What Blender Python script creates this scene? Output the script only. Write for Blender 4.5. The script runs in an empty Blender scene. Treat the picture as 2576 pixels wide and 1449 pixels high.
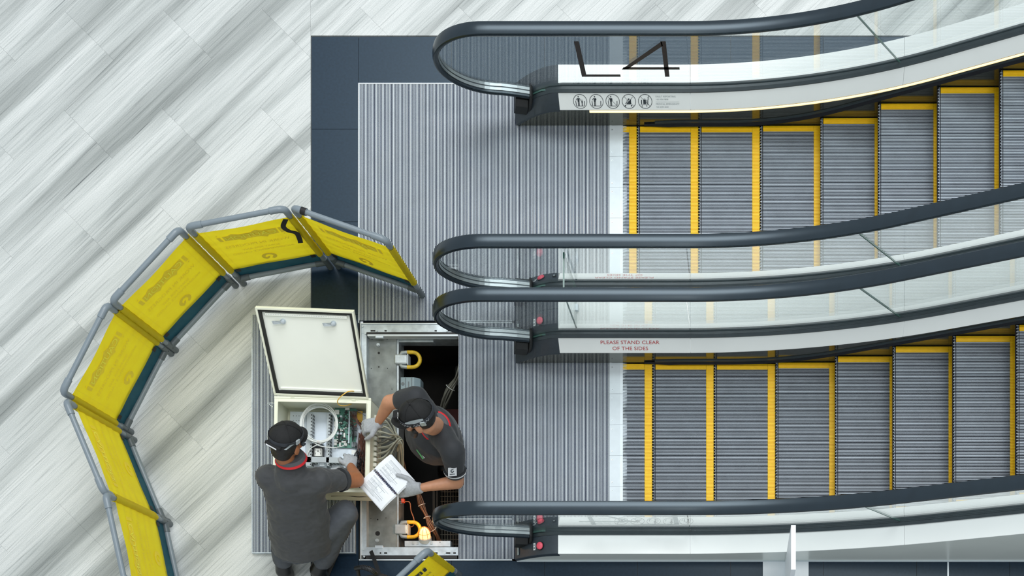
import bpy, bmesh, math, random
from math import sin, cos, pi, sqrt, radians
from mathutils import Vector, Matrix, noise
random.seed(7)
V = Vector
SC = bpy.context.scene
COL = SC.collection

# ------------------------------------------------------------------ camera, world, lights, exposure
# Photograph taken from a gallery 9 m above the floor; the sensor is parallel to the floor (shift lens).
H, F, CX, CY = 9.0, 3474.0, 1880.0, 1990.0
cam = bpy.data.cameras.new('camera')
cam.sensor_width = 36.0
cam.lens = F / 2576 * 36
cam.shift_x = (1288 - CX) / 2576
cam.shift_y = (CY - 724.5) / 2576
cam.clip_end = 100
camo = bpy.data.objects.new('camera', cam)
camo.location = (0, 0, H)
COL.objects.link(camo)
SC.camera = camo

wd = bpy.data.worlds.new('atrium_light')
SC.world = wd
wd.use_nodes = True
bg = wd.node_tree.nodes['Background']
bg.inputs[0].default_value = (0.88, 0.955, 1.0, 1)
bg.inputs[1].default_value = 0.70

def area(name, loc, target, size, power, col):
    l = bpy.data.lights.new(name, 'AREA')
    l.shape = 'RECTANGLE'; l.size, l.size_y = size
    l.energy = power; l.color = col
    o = bpy.data.objects.new(name, l)
    o.location = loc
    d = V(target) - V(loc)
    o.rotation_euler = d.to_track_quat('-Z', 'Y').to_euler()
    COL.objects.link(o)
    return o
area('skylight_north', (0.0, 12.0, 19.0), (-1.0, 2.5, 0), (14, 8), 2500, (0.95, 0.98, 1.0))
area('ceiling_panel', (3.5, 3.0, 19.0), (-0.5, 2.5, 0), (3.0, 8.0), 800, (1.0, 0.98, 0.94))

SC.view_settings.view_transform = 'Standard'
SC.view_settings.look = 'None'
SC.view_settings.gamma = 1
SC.view_settings.exposure = 0.0
SC.view_settings.use_curve_mapping = False

# ------------------------------------------------------------------ helpers
def P(px, py, z=0.0):
    """A point of the photograph at height z above the floor, in metres."""
    k = (H - z) / F
    return V(((px - CX) * k, (CY - py) * k, z))
def FX(px, z=0.0): return (px - CX) * (H - z) / F
def FY(py, z=0.0): return (CY - py) * (H - z) / F

def lin(c):
    c = c / 255.0
    return c / 12.92 if c <= 0.04045 else ((c + 0.055) / 1.055) ** 2.4
def L3(rgb): return tuple(lin(c) for c in rgb)

MATS = {}
def mat(name, rgb, rough=0.5, metal=0.0, var=0.06, scale=25.0, bump=0.0, bscale=200.0, spec=0.5, emit=None, sheen=0.0):
    m = bpy.data.materials.new(name); m.use_nodes = True
    nt = m.node_tree; b = nt.nodes['Principled BSDF']
    c = L3(rgb)
    if name in ('rubber', 'border_stone'): b.inputs['Specular Tint'].default_value = (0.74, 0.90, 1.0, 1)
    tc = nt.nodes.new('ShaderNodeTexCoord')
    n = nt.nodes.new('ShaderNodeTexNoise'); n.inputs['Scale'].default_value = scale; n.inputs['Detail'].default_value = 4
    nt.links.new(tc.outputs['Object'], n.inputs['Vector'])
    r = nt.nodes.new('ShaderNodeValToRGB')
    r.color_ramp.elements[0].position = 0.3; r.color_ramp.elements[1].position = 0.7
    r.color_ramp.elements[0].color = tuple(x * (1 - var) for x in c) + (1,)
    r.color_ramp.elements[1].color = tuple(min(1, x * (1 + var)) for x in c) + (1,)
    nt.links.new(n.outputs['Fac'], r.inputs['Fac'])
    nt.links.new(r.outputs['Color'], b.inputs['Base Color'])
    b.inputs['Roughness'].default_value = rough
    b.inputs['Metallic'].default_value = metal
    b.inputs['Specular IOR Level'].default_value = spec
    if sheen: b.inputs['Sheen Weight'].default_value = sheen
    if bump:
        n2 = nt.nodes.new('ShaderNodeTexNoise'); n2.inputs['Scale'].default_value = bscale; n2.inputs['Detail'].default_value = 3
        nt.links.new(tc.outputs['Object'], n2.inputs['Vector'])
        bp = nt.nodes.new('ShaderNodeBump'); bp.inputs['Strength'].default_value = bump; bp.inputs['Distance'].default_value = 0.002
        nt.links.new(n2.outputs['Fac'], bp.inputs['Height']); nt.links.new(bp.outputs['Normal'], b.inputs['Normal'])
    if emit:
        b.inputs['Emission Color'].default_value = L3(emit[0]) + (1,)
        b.inputs['Emission Strength'].default_value = emit[1]
    MATS[name] = m
    return m

def stone_mat():
    """Vein-cut pale stone, the veins along each plank; object colour shifts the pattern per row and tile."""
    m = bpy.data.materials.new('vein_cut_stone'); m.use_nodes = True
    nt = m.node_tree; N = nt.nodes; K = nt.links; b = N['Principled BSDF']
    tc = N.new('ShaderNodeTexCoord'); oi = N.new('ShaderNodeObjectInfo')
    rot = N.new('ShaderNodeVectorRotate'); rot.rotation_type = 'Z_AXIS'; rot.inputs['Angle'].default_value = radians(-43.5)
    K.new(tc.outputs['Object'], rot.inputs['Vector'])
    sc = N.new('ShaderNodeVectorMath'); sc.operation = 'SCALE'; sc.inputs['Scale'].default_value = 30.0
    K.new(oi.outputs['Color'], sc.inputs[0])
    ad = N.new('ShaderNodeVectorMath'); ad.operation = 'ADD'
    K.new(rot.outputs['Vector'], ad.inputs[0]); K.new(sc.outputs['Vector'], ad.inputs[1])
    def nz(sx, sy, detail, rough=0.5, dist=0.0):
        mp = N.new('ShaderNodeMapping'); mp.inputs['Scale'].default_value = (sx, sy, 1)
        K.new(ad.outputs['Vector'], mp.inputs['Vector'])
        n = N.new('ShaderNodeTexNoise'); n.inputs['Scale'].default_value = 1; n.inputs['Detail'].default_value = detail
        n.inputs['Roughness'].default_value = rough; n.inputs['Distortion'].default_value = dist
        K.new(mp.outputs['Vector'], n.inputs['Vector']); return n.outputs['Fac']
    def ramp(src, stops):
        r = N.new('ShaderNodeValToRGB'); e = r.color_ramp.elements
        while len(e) < len(stops): e.new(0.5)
        for el, (p, c) in zip(e, stops): el.position = p; el.color = L3(c) + (1,)
        K.new(src, r.inputs['Fac']); return r.outputs['Color']
    def mul(a, bb, f):
        x = N.new('ShaderNodeMixRGB'); x.blend_type = 'MULTIPLY'; x.inputs['Fac'].default_value = f
        K.new(a, x.inputs[1]); K.new(bb, x.inputs[2]); return x.outputs[0]
    bands = ramp(nz(0.2, 4.6, 3, 0.55), [(0.35, (158, 162, 160)), (0.49, (206, 209, 207)), (0.58, (222, 224, 222))])
    fine = ramp(nz(2.2, 110, 3, 0.6), [(0.28, (138, 142, 144)), (0.43, (232, 234, 234)), (0.56, (255, 255, 255))])
    veins = ramp(nz(0.8, 24, 4, 0.6, 0.0), [(0.27, (95, 100, 104)), (0.335, (236, 238, 238)), (0.6, (255, 255, 255))])
    dark = ramp(nz(0.7, 44, 2), [(0.245, (88, 94, 104)), (0.285, (250, 250, 250)), (0.6, (255, 255, 255))])
    speck = ramp(nz(260, 320, 1), [(0.36, (226, 228, 228)), (0.6, (255, 255, 255))])
    c = mul(mul(mul(mul(bands, fine, 0.55), veins, 0.5), dark, 0.6), speck, 1.0)
    K.new(c, b.inputs['Base Color'])
    b.inputs['Roughness'].default_value = 0.42
    b.inputs['Specular IOR Level'].default_value = 0.4
    MATS['stone'] = m
    return m

def glass_mat(name, tint, f0):
    """Clear sheet glass: reflects by the viewing angle, lets the rest through."""
    m = bpy.data.materials.new(name); m.use_nodes = True
    nt = m.node_tree; N = nt.nodes; K = nt.links
    N.remove(N['Principled BSDF'])
    g = N.new('ShaderNodeNewGeometry')
    d = N.new('ShaderNodeVectorMath'); d.operation = 'DOT_PRODUCT'
    K.new(g.outputs['Normal'], d.inputs[0]); K.new(g.outputs['Incoming'], d.inputs[1])
    def mth(op, a, bb=None):
        x = N.new('ShaderNodeMath'); x.operation = op
        for i, s in enumerate((a, bb)):
            if s is None: continue
            if isinstance(s, (int, float)): x.inputs[i].default_value = s
            else: K.new(s, x.inputs[i])
        return x.outputs[0]
    ab = mth('ABSOLUTE', d.outputs['Value'])
    sch = mth('ADD', mth('MULTIPLY', mth('POWER', mth('SUBTRACT', 1.0, ab), 5.0), 1 - f0), f0)
    n = N.new('ShaderNodeTexNoise'); n.inputs['Scale'].default_value = 3.0
    fac = mth('MULTIPLY', sch, mth('ADD', mth('MULTIPLY', n.outputs['Fac'], 0.2), 0.9))
    t = N.new('ShaderNodeBsdfTransparent'); t.inputs[0].default_value = tint + (1,)
    gl = N.new('ShaderNodeBsdfGlossy'); gl.inputs['Roughness'].default_value = 0.0; gl.inputs[0].default_value = (1, 1, 1, 1)
    mx = N.new('ShaderNodeMixShader')
    K.new(fac, mx.inputs[0]); K.new(t.outputs[0], mx.inputs[1]); K.new(gl.outputs[0], mx.inputs[2])
    K.new(mx.outputs[0], N['Material Output'].inputs['Surface'])
    MATS[name] = m
    return m

WM = {}
ALL = []
class MB:
    """Collects shapes and links them as one mesh object."""
    def __init__(s): s.v = []; s.f = []; s.m = []
    def add(s, vs, fs, mi=0):
        o = len(s.v); s.v.extend(V(p) for p in vs)
        s.f.extend([tuple(i + o for i in f) for f in fs]); s.m.extend([mi] * len(fs))
        return s
    def bx(s, x0, x1, y0, y1, z0, z1, mi=0, R=None, o=None):
        vs = [V((x, y, z)) for z in (z0, z1) for y in (y0, y1) for x in (x0, x1)]
        if R is not None:
            vs = [R @ p for p in vs]
        if o is not None:
            vs = [p + V(o) for p in vs]
        return s.add(vs, [(0, 2, 3, 1), (4, 5, 7, 6), (0, 1, 5, 4), (2, 6, 7, 3), (0, 4, 6, 2), (1, 3, 7, 5)], mi)
    def pbox(s, a, b, c, d, z0, z1, mi=0):
        """box from photograph pixels a..c by b..d between heights z0 and z1 (measured at z1)"""
        p, q = P(a, d, z1), P(c, b, z1)
        return s.bx(p.x, q.x, p.y, q.y, z0, z1, mi)
    def prism(s, poly, dvec, mi=0):
        n = len(poly); d = V(dvec)
        vs = [V(p) for p in poly] + [V(p) + d for p in poly]
        fs = [tuple(range(n))[::-1], tuple(range(n, 2 * n))]
        fs += [(i, (i + 1) % n, n + (i + 1) % n, n + i) for i in range(n)]
        return s.add(vs, fs, mi)
    def loft(s, rings, mi=0, closed=True, caps=True):
        n = len(rings[0]); vs = [p for r in rings for p in r]; fs = []
        for k in range(len(rings) - 1):
            for i in range(n if closed else n - 1):
                j = (i + 1) % n
                fs.append((k * n + i, k * n + j, (k + 1) * n + j, (k + 1) * n + i))
        if caps and closed:
            fs.append(tuple(range(n))[::-1]); e = (len(rings) - 1) * n; fs.append(tuple(range(e, e + n)))
        return s.add(vs, fs, mi)
    def tube(s, pts, r, n=8, mi=0, caps=True):
        pts = [V(p) for p in pts]; rings = []
        rr = r if isinstance(r, (list, tuple)) else [r] * len(pts)
        up = None
        for i, p in enumerate(pts):
            a = pts[max(0, i - 1)]; b = pts[min(len(pts) - 1, i + 1)]
            t = (b - a).normalized()
            if up is None:
                up = V((0, 0, 1)) if abs(t.z) < 0.9 else V((1, 0, 0))
            u = (up - t * up.dot(t)).normalized(); w = t.cross(u); up = u
            rings.append([p + (u * cos(2 * pi * k / n) + w * sin(2 * pi * k / n)) * rr[i] for k in range(n)])
        return s.loft(rings, mi, True, caps)
    def cyl(s, p0, p1, r, n=12, mi=0): return s.tube([p0, p1], r, n, mi)
    def ell(s, c, ax, R=None, nu=14, nv=9, mi=0, lo=-pi / 2, hi=pi / 2):
        rings = []
        R = R or Matrix.Identity(3)
        for j in range(nv + 1):
            t = lo + (hi - lo) * j / nv
            t = max(-pi / 2 + 0.03, min(pi / 2 - 0.03, t))
            rings.append([V(c) + R @ V((ax[0] * cos(t) * cos(2 * pi * i / nu), ax[1] * cos(t) * sin(2 * pi * i / nu), ax[2] * sin(t))) for i in range(nu)])
        return s.loft(rings, mi)
    def cap(s, p0, r0, p1, r1, n=14):
        p0 = V(p0); p1 = V(p1); d = (p1 - p0).normalized(); L = (p1 - p0).length
        st = []
        for k in range(1, 5):
            a = pi / 2 * k / 5; st.append((-r0 * cos(a), r0 * sin(a)))
        st.append((0, r0)); st.append((L, r1))
        for k in range(1, 5):
            a = pi / 2 * k / 5; st.append((L + r1 * sin(a), r1 * cos(a)))
        return s.tube([p0 + d * a for a, _ in st], [r for _, r in st], n)
    def build(s, name, mats, parent=None, smooth=None, bevel=0.0, kind=None, label=None, recalc=True):
        me = bpy.data.meshes.new(name)
        vs = s.v
        if parent is not None:
            inv = WM[parent.name].inverted()
            vs = [inv @ p for p in s.v]
        me.from_pydata([tuple(p) for p in vs], [], s.f)
        if not isinstance(mats, (list, tuple)): mats = [mats]
        for mm in mats: me.materials.append(mm)
        if any(s.m): me.polygons.foreach_set('material_index', s.m)
        if recalc and len(s.f) < 30000:
            bm = bmesh.new(); bm.from_mesh(me)
            bmesh.ops.recalc_face_normals(bm, faces=bm.faces); bm.to_mesh(me); bm.free()
        if smooth is not None:
            me.polygons.foreach_set('use_smooth', [True] * len(me.polygons))
            me.set_sharp_from_angle(angle=radians(smooth))
        me.update()
        return link(name, me, parent, bevel, kind, label)

def link(name, me, parent=None, bevel=0.0, kind=None, label=None):
    o = bpy.data.objects.new(name, me); COL.objects.link(o)
    if parent is not None:
        o.parent = parent; WM[o.name] = WM[parent.name]
    else:
        WM[o.name] = Matrix.Identity(4)
    if bevel:
        b = o.modifiers.new('bevel', 'BEVEL'); b.width = bevel; b.segments = 2; b.limit_method = 'ANGLE'; b.angle_limit = radians(40)
    if kind: o['kind'] = kind
    if label: o['label'] = label
    return o

def tag(o, label=None, cat=None, group=None, kind=None):
    if label: o['label'] = label
    if cat: o['category'] = cat
    if group: o['group'] = group
    if kind: o['kind'] = kind
    return o

def thing(name, label, cat, loc=(0, 0, 0), rot=None, group=None):
    o = bpy.data.objects.new(name, None); COL.objects.link(o)
    M = Matrix.Translation(V(loc)) @ (rot.to_4x4() if rot is not None else Matrix.Identity(4))
    o.location = V(loc)
    if rot is not None: o.rotation_euler = rot.to_euler()
    o.empty_display_size = 0.1
    WM[o.name] = M
    return tag(o, label, cat, group)

def copy_tree(o, parent=None, skip=()):
    c = o.copy(); COL.objects.link(c)
    if parent is not None: c.parent = parent
    for ch in list(o.children):
        if ch.name.split('.')[0] in skip: continue
        copy_tree(ch, c, skip)
    return c

TXT = {}
def text(s, size=1.0):
    """2D outline of a line of lettering, centred: (verts, faces), cap height about 0.7*size"""
    if s not in TXT:
        cu = bpy.data.curves.new('t', 'FONT'); cu.body = s; cu.align_x = 'CENTER'; cu.align_y = 'CENTER'; cu.resolution_u = 3
        o = bpy.data.objects.new('t', cu); COL.objects.link(o)
        bpy.context.view_layer.update()
        dg = bpy.context.evaluated_depsgraph_get()
        me = bpy.data.meshes.new_from_object(o.evaluated_get(dg))
        TXT[s] = ([(v.co.x, v.co.y) for v in me.vertices], [tuple(p.vertices) for p in me.polygons])
        bpy.data.objects.remove(o); bpy.data.curves.remove(cu); bpy.data.meshes.remove(me)
    vs, fs = TXT[s]
    return [(x * size, y * size) for x, y in vs], fs

def put2d(mb, vs, fs, fr, mi=0):
    """fr = (origin, x axis, y axis): lay a flat 2D figure on a surface"""
    o, ux, uy = fr
    return mb.add([o + ux * x + uy * y for x, y in vs], fs, mi)
def disc2d(cx, cy, r, n=20): return [(cx + r * cos(2 * pi * i / n), cy + r * sin(2 * pi * i / n)) for i in range(n)], [tuple(range(n))]
def ring2d(r0, r1, n=40):
    vs = [(r * cos(2 * pi * i / n), r * sin(2 * pi * i / n)) for r in (r0, r1) for i in range(n)]
    return vs, [(i, (i + 1) % n, n + (i + 1) % n, n + i) for i in range(n)]
def line2d(x0, y0, x1, y1, w):
    d = V((x1 - x0, y1 - y0)).normalized() * w / 2; nx, ny = -d.y, d.x
    return [(x0 + nx, y0 + ny), (x0 - nx, y0 - ny), (x1 - nx, y1 - ny), (x1 + nx, y1 + ny)], [(0, 1, 2, 3)]
def poly2d(*pts): return list(pts), [tuple(range(len(pts)))]

def curve(pts, n=10):
    """smooth path through points (Catmull-Rom)"""
    pts = [V(p) for p in pts]; out = []
    q = [pts[0] * 2 - pts[1]] + pts + [pts[-1] * 2 - pts[-2]]
    for i in range(1, len(q) - 2):
        a, b, c, d = q[i - 1], q[i], q[i + 1], q[i + 2]
        for k in range(n):
            t = k / n
            out.append(0.5 * ((2 * b) + (c - a) * t + (2 * a - 5 * b + 4 * c - d) * t * t + (3 * b - a - 3 * c + d) * t ** 3))
    out.append(pts[-1])
    return out

def frame3(f, u):
    """matrix with columns right, forward, up from a facing and a crown direction"""
    f = V(f).normalized(); u = V(u); u = (u - f * u.dot(f)).normalized(); r = f.cross(u)
    return Matrix((r, f, u)).transposed()

# ------------------------------------------------------------------ materials
stone_mat()
mat('border_stone', (22, 38, 54), 0.3, 0, 0.18, 60, spec=0.35)
mat('substrate', (150, 152, 150), 0.9)
mat('rib_metal', (216, 224, 228), 0.4, 0.2, 0.05, 8)
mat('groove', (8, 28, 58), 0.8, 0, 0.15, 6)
mat('step_rib', (186, 196, 206), 0.4, 0.2, 0.07, 8)
mat('step_body', (8, 13, 26), 0.75, 0, 0.1, 8)
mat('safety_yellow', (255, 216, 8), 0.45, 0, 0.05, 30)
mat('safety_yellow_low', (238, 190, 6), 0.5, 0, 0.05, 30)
mat('alu', (205, 214, 219), 0.35, 0.4, 0.06, 14)
mat('alu_worn', (196, 206, 212), 0.4, 0.45, 0.22, 18, 0.2, 60)
mat('track', (150, 158, 160), 0.3, 0.7, 0.06, 14)
mat('comb', (204, 214, 219), 0.4, 0.15, 0.03, 20)
mat('deck_white', (238, 241, 239), 0.36, 0.08, 0.02, 3)
mat('cladding', (218, 224, 218), 0.3, 0.1, 0.03, 3)
mat('skirt', (112, 114, 106), 0.1, 0.85, 0.06, 3)
mat('rubber', (20, 29, 37), 0.27, 0, 0.15, 14, spec=0.7)
mat('profile', (52, 62, 66), 0.35, 0.2, 0.1, 20)
mat('cap_grey', (50, 59, 67), 0.5, 0, 0.08, 60, 0.15, 400)
mat('black', (14, 15, 16), 0.6, 0, 0.2, 40)
mat('black_rubber', (22, 24, 25), 0.5, 0, 0.15, 60)
mat('brush', (16, 20, 28), 0.85, 0, 0.35, 300, 0.6, 600)
mat('led', (255, 238, 205), 0.4, 0, 0.0, emit=((255, 226, 168), 0.95))
mat('stop_red', (236, 92, 112), 0.25, 0, 0.04, 30)
mat('sticker', (225, 232, 234), 0.4, 0, 0.03)
mat('ink', (46, 54, 60), 0.6, 0, 0.05)
mat('ink_pale', (150, 158, 160), 0.6, 0, 0.05)
mat('letter_brown', (46, 36, 34), 0.5, 0, 0.08)
mat('letter_grey', (150, 164, 166), 0.5, 0, 0.05)
mat('red_ink', (190, 70, 72), 0.6, 0, 0.05)
glass_mat('glass', (0.965, 0.985, 0.98), 0.10)
mat('glass_edge', (74, 108, 100), 0.2, 0, 0.1, 20)
mat('pvc', (122, 133, 140), 0.33, 0, 0.04, 20)
mat('pvc_dark', (88, 97, 101), 0.4, 0, 0.05, 20)
mat('banner', (255, 230, 36), 0.6, 0, 0.05, 12, 0.15, 500)
mat('banner_print', (244, 218, 40), 0.62, 0, 0.05, 60)
mat('banner_letter', (255, 246, 70), 0.62, 0, 0.05, 60)
mat('teal', (62, 118, 134), 0.6, 0, 0.12, 18)
mat('cream', (232, 234, 214), 0.4, 0, 0.02, 10)
mat('cream_in', (248, 251, 240), 0.42, 0, 0.015, 6)
mat('gasket', (32, 34, 32), 0.7)
mat('zinc', (212, 222, 230), 0.35, 0.35, 0.06, 10)
mat('duct', (176, 184, 186), 0.5, 0, 0.03, 20)
mat('pcb', (74, 128, 112), 0.4, 0, 0.14, 90)
mat('chip', (26, 30, 30), 0.45)
mat('connector_grey', (112, 122, 126), 0.45, 0, 0.1, 80)
mat('white_plastic', (226, 228, 222), 0.35, 0, 0.02)
mat('plug', (212, 212, 200), 0.45, 0, 0.04)
mat('cable_white', (224, 228, 224), 0.4, 0, 0.03)
mat('cable_grey', (176, 176, 158), 0.45, 0, 0.08)
mat('cable_dark', (92, 92, 84), 0.5, 0, 0.1)
mat('cable_brown', (120, 88, 68), 0.5, 0, 0.2)
mat('wire_brown', (96, 62, 50), 0.5, 0, 0.25, 60)
mat('wire_yellow', (222, 176, 70), 0.45, 0, 0.05)
mat('wire_black', (20, 20, 22), 0.45)
mat('orange_red', (224, 84, 52), 0.45)
mat('steel_ledge', (124, 130, 128), 0.5, 0.25, 0.4, 9, 0.3, 40)
mat('galv', (178, 186, 188), 0.4, 0.5, 0.16, 30, 0.2, 90)
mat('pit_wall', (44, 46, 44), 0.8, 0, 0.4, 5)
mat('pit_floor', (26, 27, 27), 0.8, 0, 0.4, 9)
mat('rust_red', (70, 26, 22), 0.8, 0, 0.3, 9)
mat('shackle_yellow', (214, 178, 44), 0.45, 0, 0.25, 40, 0.3, 120)
mat('box_blue', (128, 146, 152), 0.5, 0, 0.05, 20)
mat('lamp_glass', (255, 214, 150), 0.3, 0, 0.0, emit=((255, 182, 104), 2.6))
mat('lamp_base', (206, 204, 196), 0.5)
mat('copper', (190, 120, 84), 0.35, 0.6, 0.2, 30)
mat('paper', (236, 240, 244), 0.6, 0, 0.015, 20)
mat('spiral_blue', (34, 54, 104), 0.4)
mat('skin', (192, 138, 106), 0.5, 0, 0.06, 40)
mat('skin_tan', (160, 102, 66), 0.5, 0, 0.07, 40)
mat('hair', (20, 17, 16), 0.55, 0, 0.3, 160, 0.5, 300)
mat('polo', (58, 60, 62), 0.75, 0, 0.06, 60, 0.15, 500, sheen=0.15)
mat('polo_dark', (40, 43, 47), 0.75, 0, 0.06, 60, 0.15, 500, sheen=0.1)
mat('collar_grey', (84, 86, 90), 0.8)
mat('red_trim', (206, 32, 40), 0.7)
mat('white_trim', (232, 234, 236), 0.7)
mat('cap_black', (17, 18, 19), 0.8, 0, 0.2, 60, 0.2, 400)
mat('strap_grey', (42, 46, 52), 0.6)
mat('glove', (168, 172, 176), 0.85, 0, 0.09, 90, 0.35, 500)
mat('trousers', (76, 80, 86), 0.85, 0, 0.07, 50, 0.2, 400)
mat('trousers_brown', (60, 34, 32), 0.85, 0, 0.1, 40)
mat('boot', (26, 26, 26), 0.35, 0, 0.2, 40)
mat('badge_green', (74, 150, 84), 0.6)
mat('bag', (24, 26, 29), 0.75, 0, 0.2, 60, 0.3, 300)
mat('totem', (236, 242, 246), 0.4, 0, 0.02)
mat('blue', (40, 92, 160), 0.5)
G = MATS
for nm in ('banner', 'teal'):       # thin cloth lets light through
    nt = G[nm].node_tree; b = nt.nodes['Principled BSDF']
    tr = nt.nodes.new('ShaderNodeBsdfTranslucent'); mx = nt.nodes.new('ShaderNodeMixShader'); mx.inputs[0].default_value = .55
    nt.links.new(b.inputs['Base Color'].links[0].from_socket, tr.inputs[0])
    nt.links.new(b.outputs[0], mx.inputs[1]); nt.links.new(tr.outputs[0], mx.inputs[2])
    nt.links.new(mx.outputs[0], nt.nodes['Material Output'].inputs['Surface'])

# ------------------------------------------------------------------ floor
slab = MB()
xl, xr = FX(902), FX(3300)
slab.bx(FX(-700), xl - 0.004, FY(2300), FY(-700), -0.06, -0.0125)
slab.bx(xl - 0.004, xr, FY(210) + 0.004, FY(-700), -0.06, -0.0125)
slab.bx(xl - 0.004, xr, FY(2300), FY(1410) - 0.004, -0.06, -0.0125)
floor = slab.build('floor', G['substrate'], kind='structure')

def clip(poly, f):
    out = []
    for i in range(len(poly)):
        a, b = poly[i], poly[(i + 1) % len(poly)]
        fa, fb = f(a), f(b)
        if fa >= 0: out.append(a)
        if (fa >= 0) != (fb >= 0):
            t = fa / (fa - fb); out.append((a[0] + (b[0] - a[0]) * t, a[1] + (b[1] - a[1]) * t))
    return out
def area2(p): return abs(sum(p[i][0] * p[(i + 1) % len(p)][1] - p[(i + 1) % len(p)][0] * p[i][1] for i in range(len(p)))) / 2
RT = sqrt(0.5); TU, TV, gp = 354.0, 172.0, 0.14
XB, YB = 783.0, 92.0
rowr = {}
for k in range(-12, 18):
    rowr[k] = random.random()
    for m_ in range(-12, 14):
        u0 = (95 if k % 2 == 0 else 272) + TU * m_; v0 = 140 + TV * k
        q = [(u0 + gp, v0 + gp), (u0 + TU - gp, v0 + gp), (u0 + TU - gp, v0 + TV - gp), (u0 + gp, v0 + TV - gp)]
        px = [((u + v) * RT, (v - u) * RT) for u, v in q]
        if max(p[0] for p in px) < -260 or min(p[0] for p in px) > 2850 or max(p[1] for p in px) < -260 or min(p[1] for p in px) > 1700: continue
        pieces = [clip(px, lambda a: XB - gp - a[0])]
        c2 = clip(px, lambda a: a[0] - XB - gp)
        if len(c2) > 2: pieces.append(clip(c2, lambda a: YB - gp - a[1]))
        for pc in pieces:
            if len(pc) < 3 or area2(pc) < 60: continue
            mb = MB(); mb.prism([P(x, y, -0.012) for x, y in pc], (0, 0, 0.012))
            o = mb.build('tile', G['stone'], floor)
            o.color = (random.random() * 0.045, random.random() * 0.0013, 0.0, 1)
def dark_tile(a, b, c, d):
    mb = MB(); mb.pbox(a + 0.5, b + 0.5, c - 0.5, d - 0.5, -0.012, 0.0)
    mb.build('border_tile', G['border_stone'], floor)
y = 92
while y < 1800:
    dark_tile(783, y, 902, min(y + 233, 1900)); y += 233
x = 902
while x < 3000:
    dark_tile(x, 92, x + 234, 209)
    dark_tile(x, 1411, x + 234, 1531); dark_tile(x, 1531, x + 234, 1700)
    x += 234
mb = MB(); mb.pbox(2383, 1414, 2387, 1600, 0.0, 0.002); mb.build('trim_1', G['alu'], floor)

# landing edge trim
mb = MB()
mb.pbox(901, 208.5, 1288, 210.6, -0.03, 0.003); mb.pbox(901, 210, 903, 812, -0.03, 0.003)
mb.pbox(903, 1406.5, 1288, 1410, -0.03, 0.003); mb.pbox(1150, 806.5, 1288, 808.5, -0.03, 0.003); mb.pbox(1150, 810.5, 1288, 812.5, -0.03, 0.003)
mb.build('trim_2', G['alu'], kind='structure')

# pit under the lower landing
px0, px1, py0, py1, zp = FX(907), FX(1400), FY(1406), FY(813), -0.9
def struct(name, mb, m): return mb.build(name, G[m], kind='structure')
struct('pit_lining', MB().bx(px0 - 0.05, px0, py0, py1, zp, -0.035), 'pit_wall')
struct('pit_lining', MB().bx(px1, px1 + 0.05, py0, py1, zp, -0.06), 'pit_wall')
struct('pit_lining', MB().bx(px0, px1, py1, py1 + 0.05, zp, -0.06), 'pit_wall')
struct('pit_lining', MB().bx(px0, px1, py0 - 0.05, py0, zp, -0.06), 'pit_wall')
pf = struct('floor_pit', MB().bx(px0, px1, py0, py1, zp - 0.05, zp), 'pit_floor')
mb = MB(); mb.bx(FX(1050), FX(1150), FY(1010), FY(960), zp, zp + 0.25); mb.build('red_beam', G['rust_red'], pf)
mb = MB(); mb.bx(FX(1110), FX(1150), FY(925), FY(870), zp, zp + 0.5); mb.build('motor_housing', G['pit_wall'], pf, bevel=0.02)

def ribbed_plate(name, a, b, c, d, z0, label, group=None, axis='x', n=None):
    """ribbed metal floor plate over pixels a..c x b..d at floor level z0; the ribs run along Y"""
    z1 = z0 + 0.022
    p, q = P(a, d, 0), P(c, b, 0)
    t = thing(name, label, 'floor plate', ((p.x + q.x) / 2, (p.y + q.y) / 2, z0), group=group)
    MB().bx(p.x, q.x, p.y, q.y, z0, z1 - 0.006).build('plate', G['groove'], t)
    n = n or round((c - a) / 3.53); w = (q.x - p.x) / n
    r = MB()
    for i in range(n):
        x = p.x + (i + 0.5) * w; h = w * 0.19
        vs = [(x - h, p.y, z1 - 0.0055), (x - h * 0.85, p.y, z1), (x + h * 0.85, p.y, z1), (x + h, p.y, z1 - 0.0055)]
        vs += [(u, q.y, v) for u, _, v in vs]
        r.add(vs, [(0, 1, 5, 4), (1, 2, 6, 5), (2, 3, 7, 6), (0, 3, 2, 1), (4, 5, 6, 7)])
    r.build('ribs', G['rib_metal'], t, kind='stuff', recalc=False)
    return t
ribbed_plate('landing_plate', 903, 211, 1151.5, 806, -0.022, 'ribbed metal landing plate beside the dark stone border, left of the farther escalator')
ribbed_plate('landing_plate', 1152, 211, 1532.5, 806, -0.022, 'ribbed metal landing plate at the comb of the farther escalator')
ribbed_plate('landing_plate', 1153, 813, 1532.5, 1406, -0.022, 'ribbed metal landing plate between the open pit and the nearer escalator')
rp = ribbed_plate('landing_plate', 639, 795, 893, 1391, 0.006, 'lifted ribbed landing plate lying on the stone floor under the open cabinet')
p, q = P(639, 1391, 0), P(893, 795, 0)
mb = MB()
for (a, b, c, d) in ((p.x, q.x, p.y - 0.006, p.y), (p.x, q.x, q.y, q.y + 0.006), (p.x - 0.006, p.x, p.y - .006, q.y + .006), (q.x, q.x + 0.006, p.y - .006, q.y + .006)):
    mb.bx(a, b, c, d, 0.0005, 0.0275)
mb.build('edge_frame', G['alu_worn'], rp)

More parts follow.
